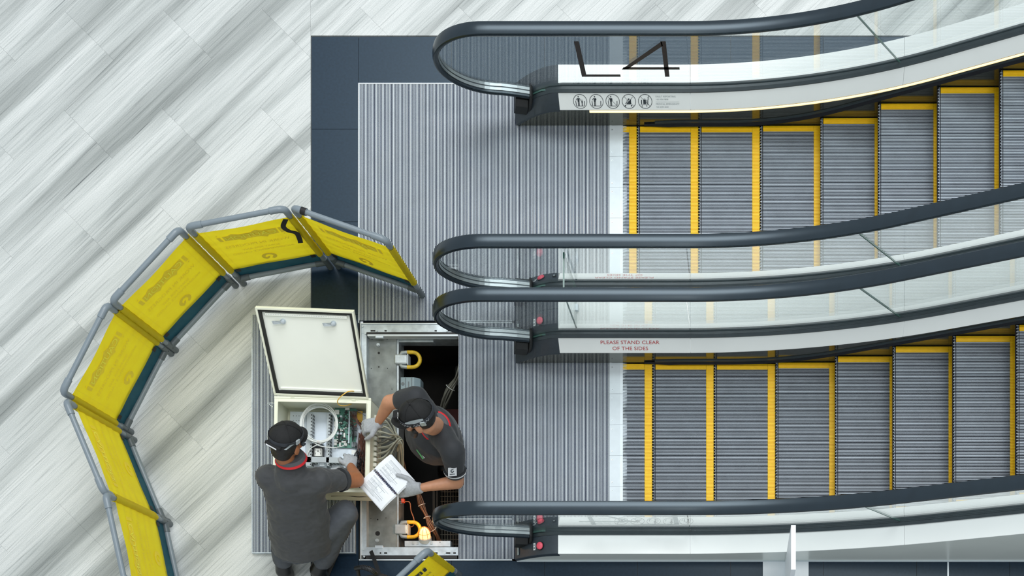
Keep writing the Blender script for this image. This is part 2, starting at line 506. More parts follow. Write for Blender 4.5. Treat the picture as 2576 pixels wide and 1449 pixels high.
# ------------------------------------------------------------------ escalators
def arcz(X, xi, R):
    s = xi - 0.268 * R; e = s + R * 0.5
    if X < s: return 0.0
    if X < e: return R - sqrt(R * R - (X - s) ** 2)
    return R * (1 - cos(pi / 6)) + (X - e) * math.tan(pi / 6)
def zd(X): return 0.29 + arcz(X, 0.431, 3.2)            # deck line
def zh(X): return 0.975 + arcz(X, 0.30, 2.4)            # handrail centre line
NOSE_S = -0.098
def zn(X): return arcz(X, NOSE_S + 0.402, 1.5)          # step nose line
def nose(s):
    """point of the step nose line at arc length s from the start of the curve"""
    if s < 0: return NOSE_S + s, 0.0
    if s < 1.5 * pi / 6: return NOSE_S + 1.5 * sin(s / 1.5), 1.5 * (1 - cos(s / 1.5))
    d = s - 1.5 * pi / 6
    return NOSE_S + 0.75 + d * cos(pi / 6), 1.5 * (1 - cos(pi / 6)) + d * 0.5
XEND = 3.3
def xs(a, b, n): return [a + (b - a) * i / n for i in range(n + 1)]

def make_step_meshes(y0, y1, xa):
    """meshes of one step in local coordinates (nose at the origin); xa = where the tread begins"""
    body = MB(); body.bx(xa, 0.4, y0, y1, -0.05, -0.009)
    if xa < 0.02:
        rs = []
        for k in range(7):
            th = radians(30) * k / 6
            rs.append((0.4 - 0.4 * cos(th) + 0.001, -0.4 * sin(th) - 0.009))
        body.loft([[V((x, y0, z)), V((x, y1, z)), V((x + 0.012, y1, z)), V((x + 0.012, y0, z))] for x, z in rs])
    n = round((y1 - y0) / 0.00922); w = (y1 - y0) / n
    def ribs(x0, x1, ks, top=0.0):
        r = MB()
        for k in ks:
            yc = y0 + (k + 0.5) * w; h = w * 0.155
            vs = [(x0, yc - h, -0.0095), (x0, yc - h * 0.85, top), (x0, yc + h * 0.85, top), (x0, yc + h, -0.0095)]
            vs += [(x1, b, c) for _, b, c in vs]
            r.add(vs, [(0, 1, 5, 4), (1, 2, 6, 5), (2, 3, 7, 6), (0, 3, 2, 1), (4, 5, 6, 7)])
        return r
    inner = range(4, n - 4); allk = range(n)
    gr = MB()
    if xa < 0.02:
        for k in allk:
            r = ribs(0.0 + (0.006 if k % 2 else 0.0), 0.013, [k]); gr.add(r.v, r.f)
    r = ribs(max(0.018, xa), 0.347, inner); gr.add(r.v, r.f)
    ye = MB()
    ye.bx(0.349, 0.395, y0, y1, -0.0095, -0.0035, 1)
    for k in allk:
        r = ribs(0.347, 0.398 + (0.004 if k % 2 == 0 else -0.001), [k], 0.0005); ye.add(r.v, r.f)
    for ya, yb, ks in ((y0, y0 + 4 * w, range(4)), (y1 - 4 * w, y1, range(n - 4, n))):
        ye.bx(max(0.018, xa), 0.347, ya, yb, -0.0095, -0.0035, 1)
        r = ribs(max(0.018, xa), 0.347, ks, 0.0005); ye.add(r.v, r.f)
    return body, gr, ye

def deck_pt(X, Y, dz=0.0): return V((X, Y, zd(X) + dz))

def deck_frame(X, yg, side):
    """frame on the sloping inner deck: side=+1 far balustrade (reads from the south), -1 near one"""
    yc = yg - side * 0.0635
    ux = V((side, 0, 0)); uy = V((0, side * .6626, .7490)); n = V((0, -side * .7490, .6626))
    return (V((X, yc, zd(X) - 0.039)) + n * 0.0012, ux, uy)

def pictogram(kind):
    sh = [ring2d(0.93, 1.0)]
    bars = lambda: [line2d(-.62, .05, -.58, -.62, .09), line2d(.62, .05, .58, -.62, .09), line2d(-.5, -.62, .48, -.62, .07)]
    def man(cx, k=1.0, by=-.58):
        h = 1.22 * k
        return [disc2d(cx, by + h, .1 * k, 12), poly2d((cx - .17 * k, by + .98 * h * .86), (cx + .17 * k, by + .98 * h * .86), (cx + .12 * k, by + .42 * h), (cx - .12 * k, by + .42 * h)),
                line2d(cx - .07 * k, by + .45 * h, cx - .07 * k, by, .1 * k), line2d(cx + .07 * k, by + .45 * h, cx + .07 * k, by, .1 * k)]
    if kind == 0:
        sh += bars() + man(-.22) + man(.27, .62) + [line2d(-.38, .44, -.6, .15, .07), line2d(-.06, .44, .12, .08, .06)]
    elif kind == 1:
        sh += bars() + man(-.22) + [line2d(-.38, .44, -.6, .15, .07), line2d(-.06, .44, -.02, .2, .09), disc2d(-.1, .3, .1, 10)]
    elif kind == 2:
        sh += bars() + man(-.24) + [line2d(-.4, .44, -.6, .12, .07), line2d(-.08, .44, -.05, .1, .07), line2d(-.7, .7, .7, -.7, .04)]
    elif kind == 3:
        sh += [poly2d((-.4, -.35), (.3, -.35), (.3, .35)), line2d(.3, .3, .55, .62, .05), disc2d(-.02, .3, .12, 12), line2d(-.36, .06, -.05, .06, .09), line2d(-.5, -.32, -.25, -.05, .09),
               disc2d(-.55, -.6, .1, 12), disc2d(.32, -.6, .1, 12), line2d(-.7, .7, .7, -.7, .04), line2d(-.5, -.5, .3, -.35, .04)]
    else:
        sh += [poly2d((-.28, -.35), (.1, -.35), (.1, .25), (-.28, .25)), line2d(-.52, -.35, -.52, .22, .13), line2d(.28, -.35, .28, .22, .13), line2d(-.7, -.45, .5, -.45, .05), line2d(.45, -.45, .45, .7, .05),
               line2d(.45, .7, .6, .7, .05), disc2d(-.45, -.62, .08, 10), disc2d(.2, -.62, .08, 10), line2d(-.7, .7, .7, -.7, .04), line2d(-.2, .35, .05, .35, .05), line2d(.3, .3, .6, .3, .04), line2d(.3, .5, .6, .5, .04)]
    return sh

def L4_shapes(z0=0.44, z1=0.845):
    """the two letters in their own plane: x along the escalator from the L's foot, y = height"""
    w = 0.028
    Lp = [(0, z0), (0.24, z0), (0.24, z0 + w), (w + .002, z0 + w), (w + .002, z1), (0, z1)]
    xb, yb = 0.255, 0.525; xv = 0.515
    four_v = [(xv, z0), (xv + w, z0), (xv + w, z1), (xv - .004, z1), (xv - .004, z1 - .002), (xv, z1 - .04)]
    bar = [(xb, yb), (xv + .095, yb), (xv + .095, yb + w), (xb + .012, yb + w)]
    dia = [(xb, yb + .004), (xb + .04, yb + .01), (xv + .008, z1 - .05), (xv + .004, z1)]
    return [Lp], [four_v, bar, dia]

def section_cap(t, yg, side, ymid=None):
    """cross-section of the dark inlet cap, t=0 at the deck, 1 at the front"""
    X = -1.194 - 0.312 * t
    drop = 0.235 * t ** 1.7
    yo = ymid if ymid is not None else yg + side * 0.148
    lo = -0.088 + 0.03 * t
    pts = [(yg - side * 0.104, lo - 0.006), (yg - side * 0.10, lo + 0.012), (yg - side * 0.03, 0.004), (yg + side * 0.03, 0.004), (yo, 0.004), (yo, lo)]
    return [V((X, a, max(0.012, zd(X) + b - drop))) for a, b in pts]
def cap_top(X):
    t = (-1.194 - X) / 0.312
    return 0.294 - 0.235 * max(0, t) ** 1.7

def balustrade(E, yg, side, outer_y, letters, deck_text, led, buttons_inner, buttons_outer, cladding):
    inn = -side
    # base profile, decks
    X = xs(-1.40, XEND, 60)
    prof = [(-.030, -.02), (-.030, .006), (-.012, .012), (-.008, .004), (.008, .004), (.012, .012), (.030, .006), (.030, -.02)]
    MB().loft([[V((x, yg + a, (zd(x) if x > -1.194 else cap_top(x) - .004) + b + .004)) for a, b in prof] for x in X]).build('base_profile', G['profile'], E, smooth=50)
    cuts = [-1.194, -0.36, 0.955, XEND]
    for a, b in zip(cuts, cuts[1:]):
        X = xs(a + .0008, b - .0008, 24)
        sec = [(.029, .0), (.098, -.078), (.096, -.086), (.029, -.012)]
        d = MB().loft([[V((x, yg + inn * p, zd(x) + q)) for p, q in sec] for x in X]).build('inner_deck', G['deck_white'], E, smooth=30)
        if a == cuts[0]: deck0 = d
        if outer_y is not None:
            MB().loft([[V((x, yg + side * .029, zd(x) + .002)), V((x, outer_y, zd(x) + .002)), V((x, outer_y, zd(x) - .012)), V((x, yg + side * .029, zd(x) - .012))] for x in X]).build('outer_deck', G['deck_white'], E, smooth=30)
    # inlet cap
    cap = MB().loft([section_cap(k / 14, yg, side, outer_y) for k in range(15)]).build('inlet_cap', G['cap_grey'], E, smooth=35, bevel=0.004)
    # rubber inlet block round the handrail
    mb = MB()
    R = Matrix.Rotation(radians(14), 3, 'Y')
    o = V((-1.435, yg, 0.172))
    outl = [(-.082, -.06), (-.072, .02), (-.036, .046), (.036, .046), (.072, .02), (.082, -.06)]
    mb.prism([o + R @ V((-.05, a, b)) for a, b in outl], R @ V((.085, 0, 0)))
    mb.prism([o + R @ V((.035, a * .95, b * 1.6 + .03)) for a, b in outl], R @ V((.02, 0, -.01)))
    mb.build('handrail_inlet', G['black_rubber'], cap, bevel=0.006)
    def cap_button(ys, kx=True):
        for (xx, what) in ((-1.31, 'button'), (-1.352, 'label')) + (((-1.222, 'key'),) if kx else ()) + (((-1.475, 'lens'),) if kx is False else ()):
            s = (-1.194 - xx) / .312
            yy = ys
            zz = cap_top(xx) + .003
            if abs(yy - yg) < .1 and (yy - yg) * inn > 0: zz -= (abs(yy - yg) - .03) * 1.1
            sl = math.atan(0.235 * 1.7 * max(s, 0) ** .7 / .312)
            Rm = Matrix.Rotation(-sl, 3, 'Y') @ Matrix.Rotation(radians(45) * inn * -1 if (yy - yg) * inn > 0 else 0, 3, 'X')
            c = V((xx, yy, zz))
            if what == 'button':
                MB().cyl(c - Rm @ V((0, 0, .002)), c + Rm @ V((0, 0, .006)), .0265, 24).build('button_collar', G['black'], cap, smooth=40)
                MB().tube([c + Rm @ V((0, 0, z)) for z in (.004, .012, .017, .019)], [.024, .0235, .019, .008], 24).build('stop_button', G['stop_red'], cap, smooth=50, label='round red emergency stop button')
            elif what == 'label':
                MB().bx(-.008, .008, -.022, .022, 0, .003, R=Rm, o=c).build('button_label', G['sticker'], cap)
                MB().bx(-.004, .004, -.016, -.004, .003, .0036, R=Rm, o=c).bx(-.003, .003, .004, .014, .003, .0036, R=Rm, o=c).build('label_print', G['ink'], cap)
            elif what == 'key':
                MB().cyl(c - Rm @ V((0, 0, .002)), c + Rm @ V((0, 0, .005)), .012, 18).build('key_switch', G['black'], cap, smooth=40)
                MB().bx(-.005, .005, -.005, .005, .005, .008, R=Rm, o=c).build('key_barrel', G['alu'], cap)
            else:
                MB().bx(-.01, .008, -.033, .033, .0, .006, R=Rm, o=c).build('indicator_lens', G['letter_grey'], cap, bevel=0.004)
    if buttons_inner: cap_button(yg + inn * .062, True)
    if buttons_outer: cap_button(yg + side * .092, False)
    # skirt: glossy metal below the deck edge
    ysk = yg + inn * .096
    X = xs(-1.50, XEND, 70)
    def top(x): return zd(x) - .084 if x > -1.194 else max(.006, zd(x) - .09 + .03 * (-1.194 - x) / .312 - .235 * ((-1.194 - x) / .312) ** 1.7)
    def bot(x): return 0.002 if x < FX(1560) else zn(x) - .29
    MB().loft([[V((x, ysk, bot(x))), V((x, ysk, top(x))), V((x, ysk + side * .005, top(x))), V((x, ysk + side * .005, bot(x)))] for x in X]).build('skirt_panel', G['skirt'], E, smooth=30)
    X = xs(-.67, XEND, 50)
    def hb(x): return zn(x + .05) + .012 + .02 * min(1, max(0, (x + .67) / .25))
    MB().loft([[V((x, ysk, hb(x) + .012)), V((x, ysk + inn * .006, hb(x) + .022)), V((x, ysk + inn * .012, hb(x) + .01)), V((x, ysk + inn * .019 * min(1, .3 + max(0, (x + .67) / .2)), hb(x) - .008)), V((x, ysk, hb(x) - .004))] for x in X]).build('skirt_brush', G['brush'], E)
    MB().loft([[V((x, ysk, hb(x) + .013)), V((x, ysk, hb(x) + .035)), V((x, ysk + inn * .007, hb(x) + .035)), V((x, ysk + inn * .009, hb(x) + .02))] for x in xs(-.60, XEND, 50)]).build('brush_holder', G['profile'], E)
    if led:
        X = xs(-1.006, XEND, 60)
        MB().loft([[V((x, ysk + inn * .001, zd(x) - .088)), V((x, ysk + inn * .009, zd(x) - .09)), V((x, ysk + inn * .009, zd(x) - .103)), V((x, ysk + inn * .001, zd(x) - .105))] for x in X]).build('light_strip', G['led'], E)
    # outer cladding down to the floor
    if cladding:
        X = xs(-1.50, XEND, 60)
        def ct(x): return zd(x) - .012 if x > -1.194 else max(.01, zd(x) - .09 + .03 * (-1.194 - x) / .312 - .235 * ((-1.194 - x) / .312) ** 1.7)
        yc = outer_y - side * .004
        MB().loft([[V((x, yc, .001)), V((x, yc, ct(x))), V((x, yc - side * .006, ct(x))), V((x, yc - side * .006, .001))] for x in X]).build('cladding', G['cladding'], E, smooth=30)
        MB().bx(-1.50, XEND, yc, yc + side * .008, .001, .016).build('base_trim', G['comb'], E)
    # glass
    def glass(poly):
        mb = MB(); n = len(poly)
        mb.add([V((x, yg - .005, z)) for x, z in poly] + [V((x, yg + .005, z)) for x, z in poly], [tuple(range(n))[::-1], tuple(range(n, 2 * n))])
        for i in range(n): mb.f.append((i, (i + 1) % n, n + (i + 1) % n, n + i)); mb.m.append(1)
        return mb.build('glass_panel', [G['glass'], G['glass_edge']], E)
    cx, cz, rg = -1.54, .63, .332
    g0 = [(x, zd(x) - .006) for x in (-1.19, -.8, -.36)] + [(-.36, zh(-.36) - .014), (-1.0, zh(-1) - .014)]
    g0 += [(cx + rg * cos(a), cz + rg * sin(a)) for a in [radians(d) for d in range(90, 266, 8)]] + [(-1.42, cap_top(-1.42) + .02), (-1.3, cap_top(-1.3) + .01)]
    newel = glass(g0)
    
    glass([(x, zd(x) - .006) for x in xs(-.355, .932, 16)] + [(x, zh(x) - .014) for x in xs(.597, -.355, 14)])
    glass([(x, zd(x) - .006) for x in xs(.938, XEND, 12)] + [(x, zh(x) - .014) for x in xs(XEND, .603, 14)])
    # L4 on the newel glass
    Lp, Fo = L4_shapes()
    x0 = -1.025
    for name, polys in (('letter_l', Lp), ('digit_four', Fo)):
        mb = MB()
        if letters:
            for pl in polys:
                pts = [V(((x0 + a) if side > 0 else (-1.446 - x0 - a), yg + inn * .0056, b)) for a, b in pl]
                mb.add(pts, [tuple(range(len(pts)))])
            o = mb.build(name, G['letter_brown' if side > 0 else 'letter_grey'], newel)
    # deck print
    if deck_text == 'signs':
        for k in range(5):
            xx = FX(1459.5 + 40.9 * k, .25) if side > 0 else -1.446 - FX(1459.5 + 40.9 * k, .25)
            fr = deck_frame(xx, yg, side); mb = MB()
            for vs, fs in pictogram(k): put2d(mb, [(a * .0445, b * .0445) for a, b in vs], fs, fr)
            mb.build('pictogram', G['ink'], deck0)
        for s_, dy, sz, m_ in (('FAULT REPORTING', .029, .0148, 'ink_pale'), ('+65 6956 9898', .012, .013, 'ink_pale'), ('MEDICAL EMERGENCY', -.017, .0148, 'ink_pale'), ('+65 6543 2223', -.034, .013, 'ink_pale')):
            vs, fs = text(s_, sz); wmin = min(v[0] for v in vs)
            px = FX(1650, .25) if side > 0 else -1.446 - FX(1650, .25)
            fr = deck_frame(px, yg, side); mb = MB()
            put2d(mb, [(a - wmin, b + dy) for a, b in vs], fs, fr); mb.build('lettering', G[m_], deck0)
        fr = deck_frame(FX(1650, .25) if side > 0 else -1.446 - FX(1650, .25), yg, side); mb = MB()
        put2d(mb, *line2d(0, -.003, .148, -.003, .0012), fr); mb.build('lettering', G['ink_pale'], deck0)
    else:
        xx = FX(1585, .25) if side > 0 else FX(1571, .25)
        for s_, dy in (('PLEASE STAND CLEAR', .021), ('OF THE SIDES', -.021)):
            vs, fs = text(s_, .042); k = (.372 if dy > 0 else .226) / (max(v[0] for v in vs) - min(v[0] for v in vs))
            fr = deck_frame(xx, yg, side); mb = MB()
            put2d(mb, [(a * k, b * .85 + dy) for a, b in vs], fs, fr); mb.build('lettering', G['red_ink'], deck0)
    # handrail
    path = [(-1.385, .238), (-1.46, .262)] + [(cx + .345 * cos(radians(d)), cz + .345 * sin(radians(d))) for d in range(268, 89, -6)]
    path += [(x, zh(x)) for x in xs(-1.5, -.45, 6)] + [(x, zh(x)) for x in xs(-.4, .95, 30)] + [(x, zh(x)) for x in xs(1.0, XEND + .1, 8)]
    sec = [(-.034, -.017), (-.041, -.008), (-.0415, .001), (-.036, .010), (-.02, .0145), (0, .016), (.02, .0145), (.036, .010), (.0415, .001), (.041, -.008), (.034, -.017), (.012, -.019), (-.012, -.019)]
    rings = []; tn = []
    for i, (x, z) in enumerate(path):
        a = path[max(0, i - 1)]; b = path[min(len(path) - 1, i + 1)]
        t = V((b[0] - a[0], 0, b[1] - a[1])).normalized(); n = V((-t.z, 0, t.x))
        if i < 2: n = V((t.z * 1, 0, -t.x)) if t.x < 0 else n
        tn.append((V((x, yg, z)), n))
    # the outward normal points away from the newel centre
    for i, (pt, n) in enumerate(tn):
        ref = V((pt.x - cx, 0, pt.z - cz)) if pt.x < -1.5 else V((0, 0, 1 if i > 20 else -1))
        if n.dot(ref) < 0: n = -n
        tn[i] = (pt, n)
        rings.append([pt + V((0, a, 0)) + n * b for a, b in sec])
    hr = MB().loft(rings).build('handrail', G['rubber'], E, smooth=40)
    mb = MB()
    for oy in (-.0125, .0125):
        rr = [[pt + V((0, oy + a, 0)) + n * b for a, b in ((-.0085, -.019), (-.0085, -.0235), (.0085, -.0235), (.0085, -.019))] for pt, n in tn[0:26]]
        mb.loft(rr)
    mb.build('guide_track', G['track'], hr)

def escalator(label, ya, yb, phase, led, top_letters):
    """ya: far glass plane, yb: near glass plane"""
    E = thing('escalator', label, 'escalator', (-1.2, (ya + yb) / 2, 0))
    y1, y0 = ya - .1005, yb + .1005
    body, gr, ye = make_step_meshes(y0, y1, 0.0)
    proto = None
    for n in range(-1, 11):
        sx, sz = nose(.183 + .4012 * (n - 2) + phase)
        if n == -1:
            b2, g2, e2 = make_step_meshes(y0, y1, FX(1566) - sx)
            parts = (b2, g2, e2)
        elif proto is None:
            parts = (body, gr, ye)
        else:
            c = copy_tree(proto, E); c.location = V((sx, 0, sz)) + protoff
            continue
        off = V((sx, 0, sz))
        mbs = []
        for q in parts:
            q.v = [p + off for p in q.v]; mbs.append(q)
        st = mbs[0].build('step', G['step_body'], E)
        mbs[1].build('tread_ribs', G['step_rib'], st, kind='stuff', recalc=False)
        mbs[2].build('yellow_border', [G['safety_yellow'], G['safety_yellow_low']], st, recalc=False)
        if n >= 0:
            proto = st; protoff = -off
    # comb plate: five segments with teeth and two screws each
    ysk = [ya - .096, ya - .298, ya - .5, ya - .70, ya - .902, yb + .096]
    for a, b in zip(ysk, ysk[1:]):
        mb = MB(); xa, xb, xc = FX(1533), FX(1560), FX(1567)
        mb.prism([V((x, b + .0006, z)) for x, z in ((xa, -.02), (xa, .0015), (xb, .005), (xc, .003), (xc, -.006))], (0, a - b - .0012, 0))
        n = int((a - b) / .00922)
        for k in range(n):
            yy = b + (k + .5) * (a - b) / n
            mb.add([(xc, yy - .002, .003), (xc, yy + .002, .003), (FX(1577), yy + .0012, -.004), (FX(1577), yy - .0012, -.004), (xc, yy - .002, -.006), (xc, yy + .002, -.006), (FX(1577), yy + .0012, -.0065), (FX(1577), yy - .0012, -.0065)],
                   [(0, 1, 2, 3), (0, 3, 7, 4), (1, 5, 6, 2), (2, 6, 7, 3)])
        cs = mb.build('comb_segment', G['comb'], E)
        for yy in (a - .028, b + .028):
            c = V((FX(1540), yy, .003))
            MB().cyl(c - V((0, 0, .002)), c + V((0, 0, .0006)), .0062, 12).build('screw', G['alu'], cs)
            MB().cyl(c, c + V((0, 0, .0011)), .0022, 8).build('screw_socket', G['black'], cs)
    X = xs(FX(1531), XEND, 30)
    MB().loft([[V((x, y, zn(x) + q)) for y, q in ((yb + .09, -.30), (ya - .09, -.30), (ya - .09, -.31), (yb + .09, -.31))] for x in X]).build('truss_pan', G['black'], E)
    far_is = ya == YG[0]
    balustrade(E, ya, 1, ya + .148 if far_is else ya + (YG[1] - YG[2]) / 2, far_is, 'signs' if far_is else 'clear', led, False, not far_is, far_is)
    balustrade(E, yb, -1, yb - .148 if not far_is else yb - (YG[1] - YG[2]) / 2, not far_is, 'clear' if far_is else 'signs', False, True, not far_is, not far_is)
    return E

YG = (4.433, 3.197, 2.886, 1.645)
escalator('farther escalator with brown L4 on its glass and a warm light strip along its side', YG[0], YG[1], 0.0, True, True)
escalator('nearer escalator beside the open pit, red PLEASE STAND CLEAR on its far deck', YG[2], YG[3], 0.101, False, True)

# glass screen closing the gap between the two escalators
t = thing('gap_screen', 'upright glass screen standing on the white deck between the two escalators', 'glass screen', (-1.078, 3.04, .29))
mb = MB(); xg = -1.078; ya, yb = YG[2] + .034, YG[1] - .034
mb.add([V((x, y, z)) for x in (xg - .005, xg + .005) for y, z in ((ya, .294), (yb, .294), (yb, .894), (ya, .894))], [(0, 1, 2, 3), (4, 7, 6, 5)])
for i in range(4): mb.f.append((i, (i + 1) % 4, 4 + (i + 1) % 4, 4 + i)); mb.m.append(1)
mb.build('pane', [G['glass'], G['glass_edge']], t)
MB().bx(xg - .014, xg + .014, (ya + yb) / 2 - .02, (ya + yb) / 2 + .02, .292, .325).build('clamp', G['alu'], t)

# ------------------------------------------------------------------ barrier panels
ZT = .905
W = .575
def fold(x, z):
    s = min(1, max(0, (x - .05) / .12)); e = min(1, max(0, (W - .05 - x) / .12))
    k = (1 - s) + (1 - e)
    return .0022 * sin(z * 70 + x * 9) * (.04 + k) + .003 * noise.noise(V((x * 5 + .3, z * 8, 1.7))) + .004 * sin(x * 6 + z * 3)
def banner_pt(x, z, off=0.0): return V((x, fold(x, z) + off, z))

def make_panel(name, label, inside=True):
    t = thing(name, label, 'barrier', (0, 0, 0), group=None)
    pr, er = .0165, .021
    for x in (0, W):
        MB().cyl((x, 0, .0), (x, 0, ZT - .03), pr, 14).build('post', G['pvc'], t, smooth=40)
    MB().cyl((.03, 0, ZT), (W - .03, 0, ZT), pr, 14).build('top_rail', G['pvc'], t, smooth=40)
    MB().cyl((.03, 0, .085), (W - .03, 0, .085), pr, 14).build('bottom_rail', G['pvc'], t, smooth=40)
    for x, s in ((0, 1), (W, -1)):
        pts = [V((x, 0, ZT - .085)), V((x, 0, ZT - .035))] + [V((x + s * (.035 - .035 * cos(a)), 0, ZT - .035 + .035 * sin(a))) for a in [radians(d) for d in (20, 45, 70, 90)]] + [V((x + s * .085, 0, ZT))]
        MB().tube(pts, er, 14).build('elbow', G['pvc'], t, smooth=40)
        mb = MB(); mb.cyl((x, 0, 0), (x, 0, .15), er, 14); mb.cyl((x, 0, .085), (x + s * .07, 0, .085), er, 14)
        mb.build('foot_tee', G['pvc_dark'], t, smooth=40)
    nx, nz_ = 36, 40
    z0, z1 = .225, .80
    grid = []
    for i in range(nx + 1):
        u = i / nx
        x = -.02 + (W + .04) * u
        row = []
        for j in range(nz_ + 1):
            v = j / nz_; sag = .012 * sin(pi * u)
            row.append(banner_pt(x, z0 + (z1 - z0 - sag) * v))
        grid.append(row)
    vs = [p for r in grid for p in r]; m = nz_ + 1
    fs = [(i * m + j, (i + 1) * m + j, (i + 1) * m + j + 1, i * m + j + 1) for i in range(nx) for j in range(nz_)]
    n0 = len(vs)
    mb = MB(); mb.add(vs, fs);
    for x in (0, W):           # sleeves round the posts
        mb.loft([[V((x + .021 * cos(2 * pi * k / 12) * (1 + .05 * sin(j * 1.9)), .021 * sin(2 * pi * k / 12) * (1 + .08 * sin(j * 2.7 + k)), z0 + (z1 - z0) * j / 20)) for k in range(12)] for j in range(21)], caps=False)
    b = mb.build('banner', G['banner'], t, smooth=60, recalc=False)
    for x in (.055, W - .055):
        mb = MB(); mb.loft([[banner_pt(x - .0008, z, -.0012), banner_pt(x + .0008, z, -.0012)] for z in xs(z0, z1 - .01, 30)], closed=False)
        mb.build('hem_stitch', G['banner_print'], b, recalc=False)
    off = -.0035 if inside else .0048
    sx = 1
    pm = G['banner_print'] if inside else G['ink']
    # the print is laid out for a reader outside (+y side): his left is +x
    def lay(mb, vs, fs, cx, cz): mb.add([banner_pt(cx - x, cz + y, off) for x, y in vs], fs)
    mb = MB(); cx = W / 2
    band = [(-.165, -.033), (-.10, -.036), (-.085, -.058), (-.05, -.036), (.03, -.036), (.055, -.056), (.085, -.036), (.165, -.033), (.165, .033), (.13, .036), (.10, .056), (.06, .036), (-.01, .036), (-.045, .06), (-.08, .036), (-.165, .033)]
    cz = .665
    bvs, bfs = band, [tuple(range(len(band)))]
    mb.add([banner_pt(cx - x, cz + y, off * .8) for x, y in bvs], bfs)
    for a in (-.187, .187): lay(mb, [(a - .013, -.033), (a + .009, -.033), (a + .013, .033), (a - .009, .033)], [(0, 1, 2, 3)], cx, cz)
    lay(mb, [(-.2, -.05), (-.185, -.06), (-.188, -.045)], [(0, 1, 2)], cx, cz); lay(mb, [(.2, .05), (.185, .06), (.188, .045)], [(0, 1, 2)], cx, cz)
    mb.build('caution_band', pm, b, recalc=False)
    mb = MB(); vs, fs = text('CAUTION', .068)
    mb.add([banner_pt(cx - x * 1.02, cz + y, off * 1.35) for x, y in vs], fs)
    mb.build('caution_lettering', G['banner_letter' if inside else 'banner'], b, recalc=False)
    for s_, dz, sz, wd_ in (('WORK IN PROGRESS', .545, .048, .40), ('SORRY FOR ANY', .478, .034, .23), ('INCONVENIENCE CAUSED', .437, .034, .38), ('Schindler', .252, .038, .145)):
        vs, fs = text(s_, sz); k = wd_ / (max(v[0] for v in vs) - min(v[0] for v in vs))
        mb = MB(); lay(mb, [(x * k, y) for x, y in vs], fs, cx, dz); mb.build('lettering', pm, b, recalc=False)
    mb = MB(); n = 28
    vs = [(r * cos(radians(-60) + radians(310) * i / n), r * sin(radians(-60) + radians(310) * i / n)) for r in (.023, .047) for i in range(n + 1)]
    fs = [(i, i + 1, n + 2 + i, n + 1 + i) for i in range(n)]
    lay(mb, vs, fs, cx, .335); lay(mb, [(-.004, .0), (.012, -.002), (.03, -.04), (.008, -.03)], [(0, 1, 2, 3)], cx, .335)
    mb.build('emblem', pm, b, recalc=False)
    mb = MB()
    fr = [[V((x, .012 + .004 * sin(x * 20), z)) for z in (.05, .10, .15, .20, .25)] for x in xs(.0, W, 10)]
    mb.loft(fr, closed=False); mb.loft([[p + V((0, .002, 0)) for p in r] for r in fr], closed=False)
    mb.build('lower_banner', G['teal'], t, smooth=60, recalc=False)
    for x in (.045, W - .045):
        MB().bx(x - .014, x + .014, -.008, -.005, .205, .24).build('velcro_tab', G['black'], t)
    return t

proto = make_panel('barrier_panel', 'yellow caution barrier panel standing on the ribbed landing plate, nearest the escalators')
def place_panel(o, a, b):
    """a, b: pixels of the two ends of the top rail; the inside of the ring faces the pit"""
    A, B = P(a[0], a[1], ZT), P(b[0], b[1], ZT); mid = (A + B) / 2
    d = (B - A).normalized()
    R = Matrix((d, V((0, 0, 1)).cross(d), V((0, 0, 1)))).transposed()
    base = mid - d * W / 2; base.z = 0
    o.location = base; o.rotation_euler = R.to_euler()
    WM[o.name] = Matrix.Translation(base) @ R.to_4x4()
    return o
LAB = ['yellow caution barrier panel straddling the dark stone border, black strap hanging at its corner',
       'yellow caution barrier panel on the stone floor turned diagonally, topmost-left of the ring',
       'yellow caution barrier panel at the bend of the ring, its top rail farthest left',
       'yellow caution barrier panel just below the bend of the ring, second from the lower edge',
       'yellow caution barrier panel cut off by the lower edge, leftmost of the ring there']
spots = [((742, 524), (966, 602)), ((470, 571), (716, 524)), ((282, 757), (449, 577)), ((158, 984), (268, 769)), ((260, 1236), (166, 1010)), ((318, 1482), (266, 1246))]
panels = [proto]
for i in range(1, 6):
    c = copy_tree(proto); c['label'] = LAB[i - 1]; panels.append(c)
for o, (a, b) in zip(panels, spots): place_panel(o, a, b)
lone = make_panel('barrier_panel', 'yellow caution barrier panel seen from outside beside the black bag, black lettering on it', inside=False)
place_panel(lone, (1073, 1386), (895, 1554))
bpy.context.view_layer.update()
def strap(panel, pts, w, nm='strap'):
    """flat black strap of width w along points in the panel's own coordinates"""
    M = WM[panel.name]; pts = curve(pts, 6); mb = MB(); rr = []
    for i, p in enumerate(pts):
        t = (pts[min(i + 1, len(pts) - 1)] - pts[max(0, i - 1)]).normalized()
        s = t.cross(V((0, 1, 0))).normalized() * w / 2; n = V((0, .0015, 0))
        rr.append([M @ (p - s - n), M @ (p + s - n), M @ (p + s + n), M @ (p - s + n)])
    mb.loft(rr); mb.build(nm, G['black'], panel, smooth=40)
strap(panels[1], [(W - .02, -.03, .83), (W - .055, -.045, .78), (W - .05, -.04, .70), (W - .02, -.035, .64), (W - .03, -.03, .55), (W - .045, -.025, .48)], .03)
M = WM[panels[0].name]
mb = MB(); mb.loft([[M @ V((.05 + .02 * (k % 2) + .012 * k, .023 * cos(a), ZT + .023 * sin(a))) for a in [2 * pi * i / 12 for i in range(12)]] for k in range(2)])
mb.build('strap', G['black'], panels[0], smooth=40)

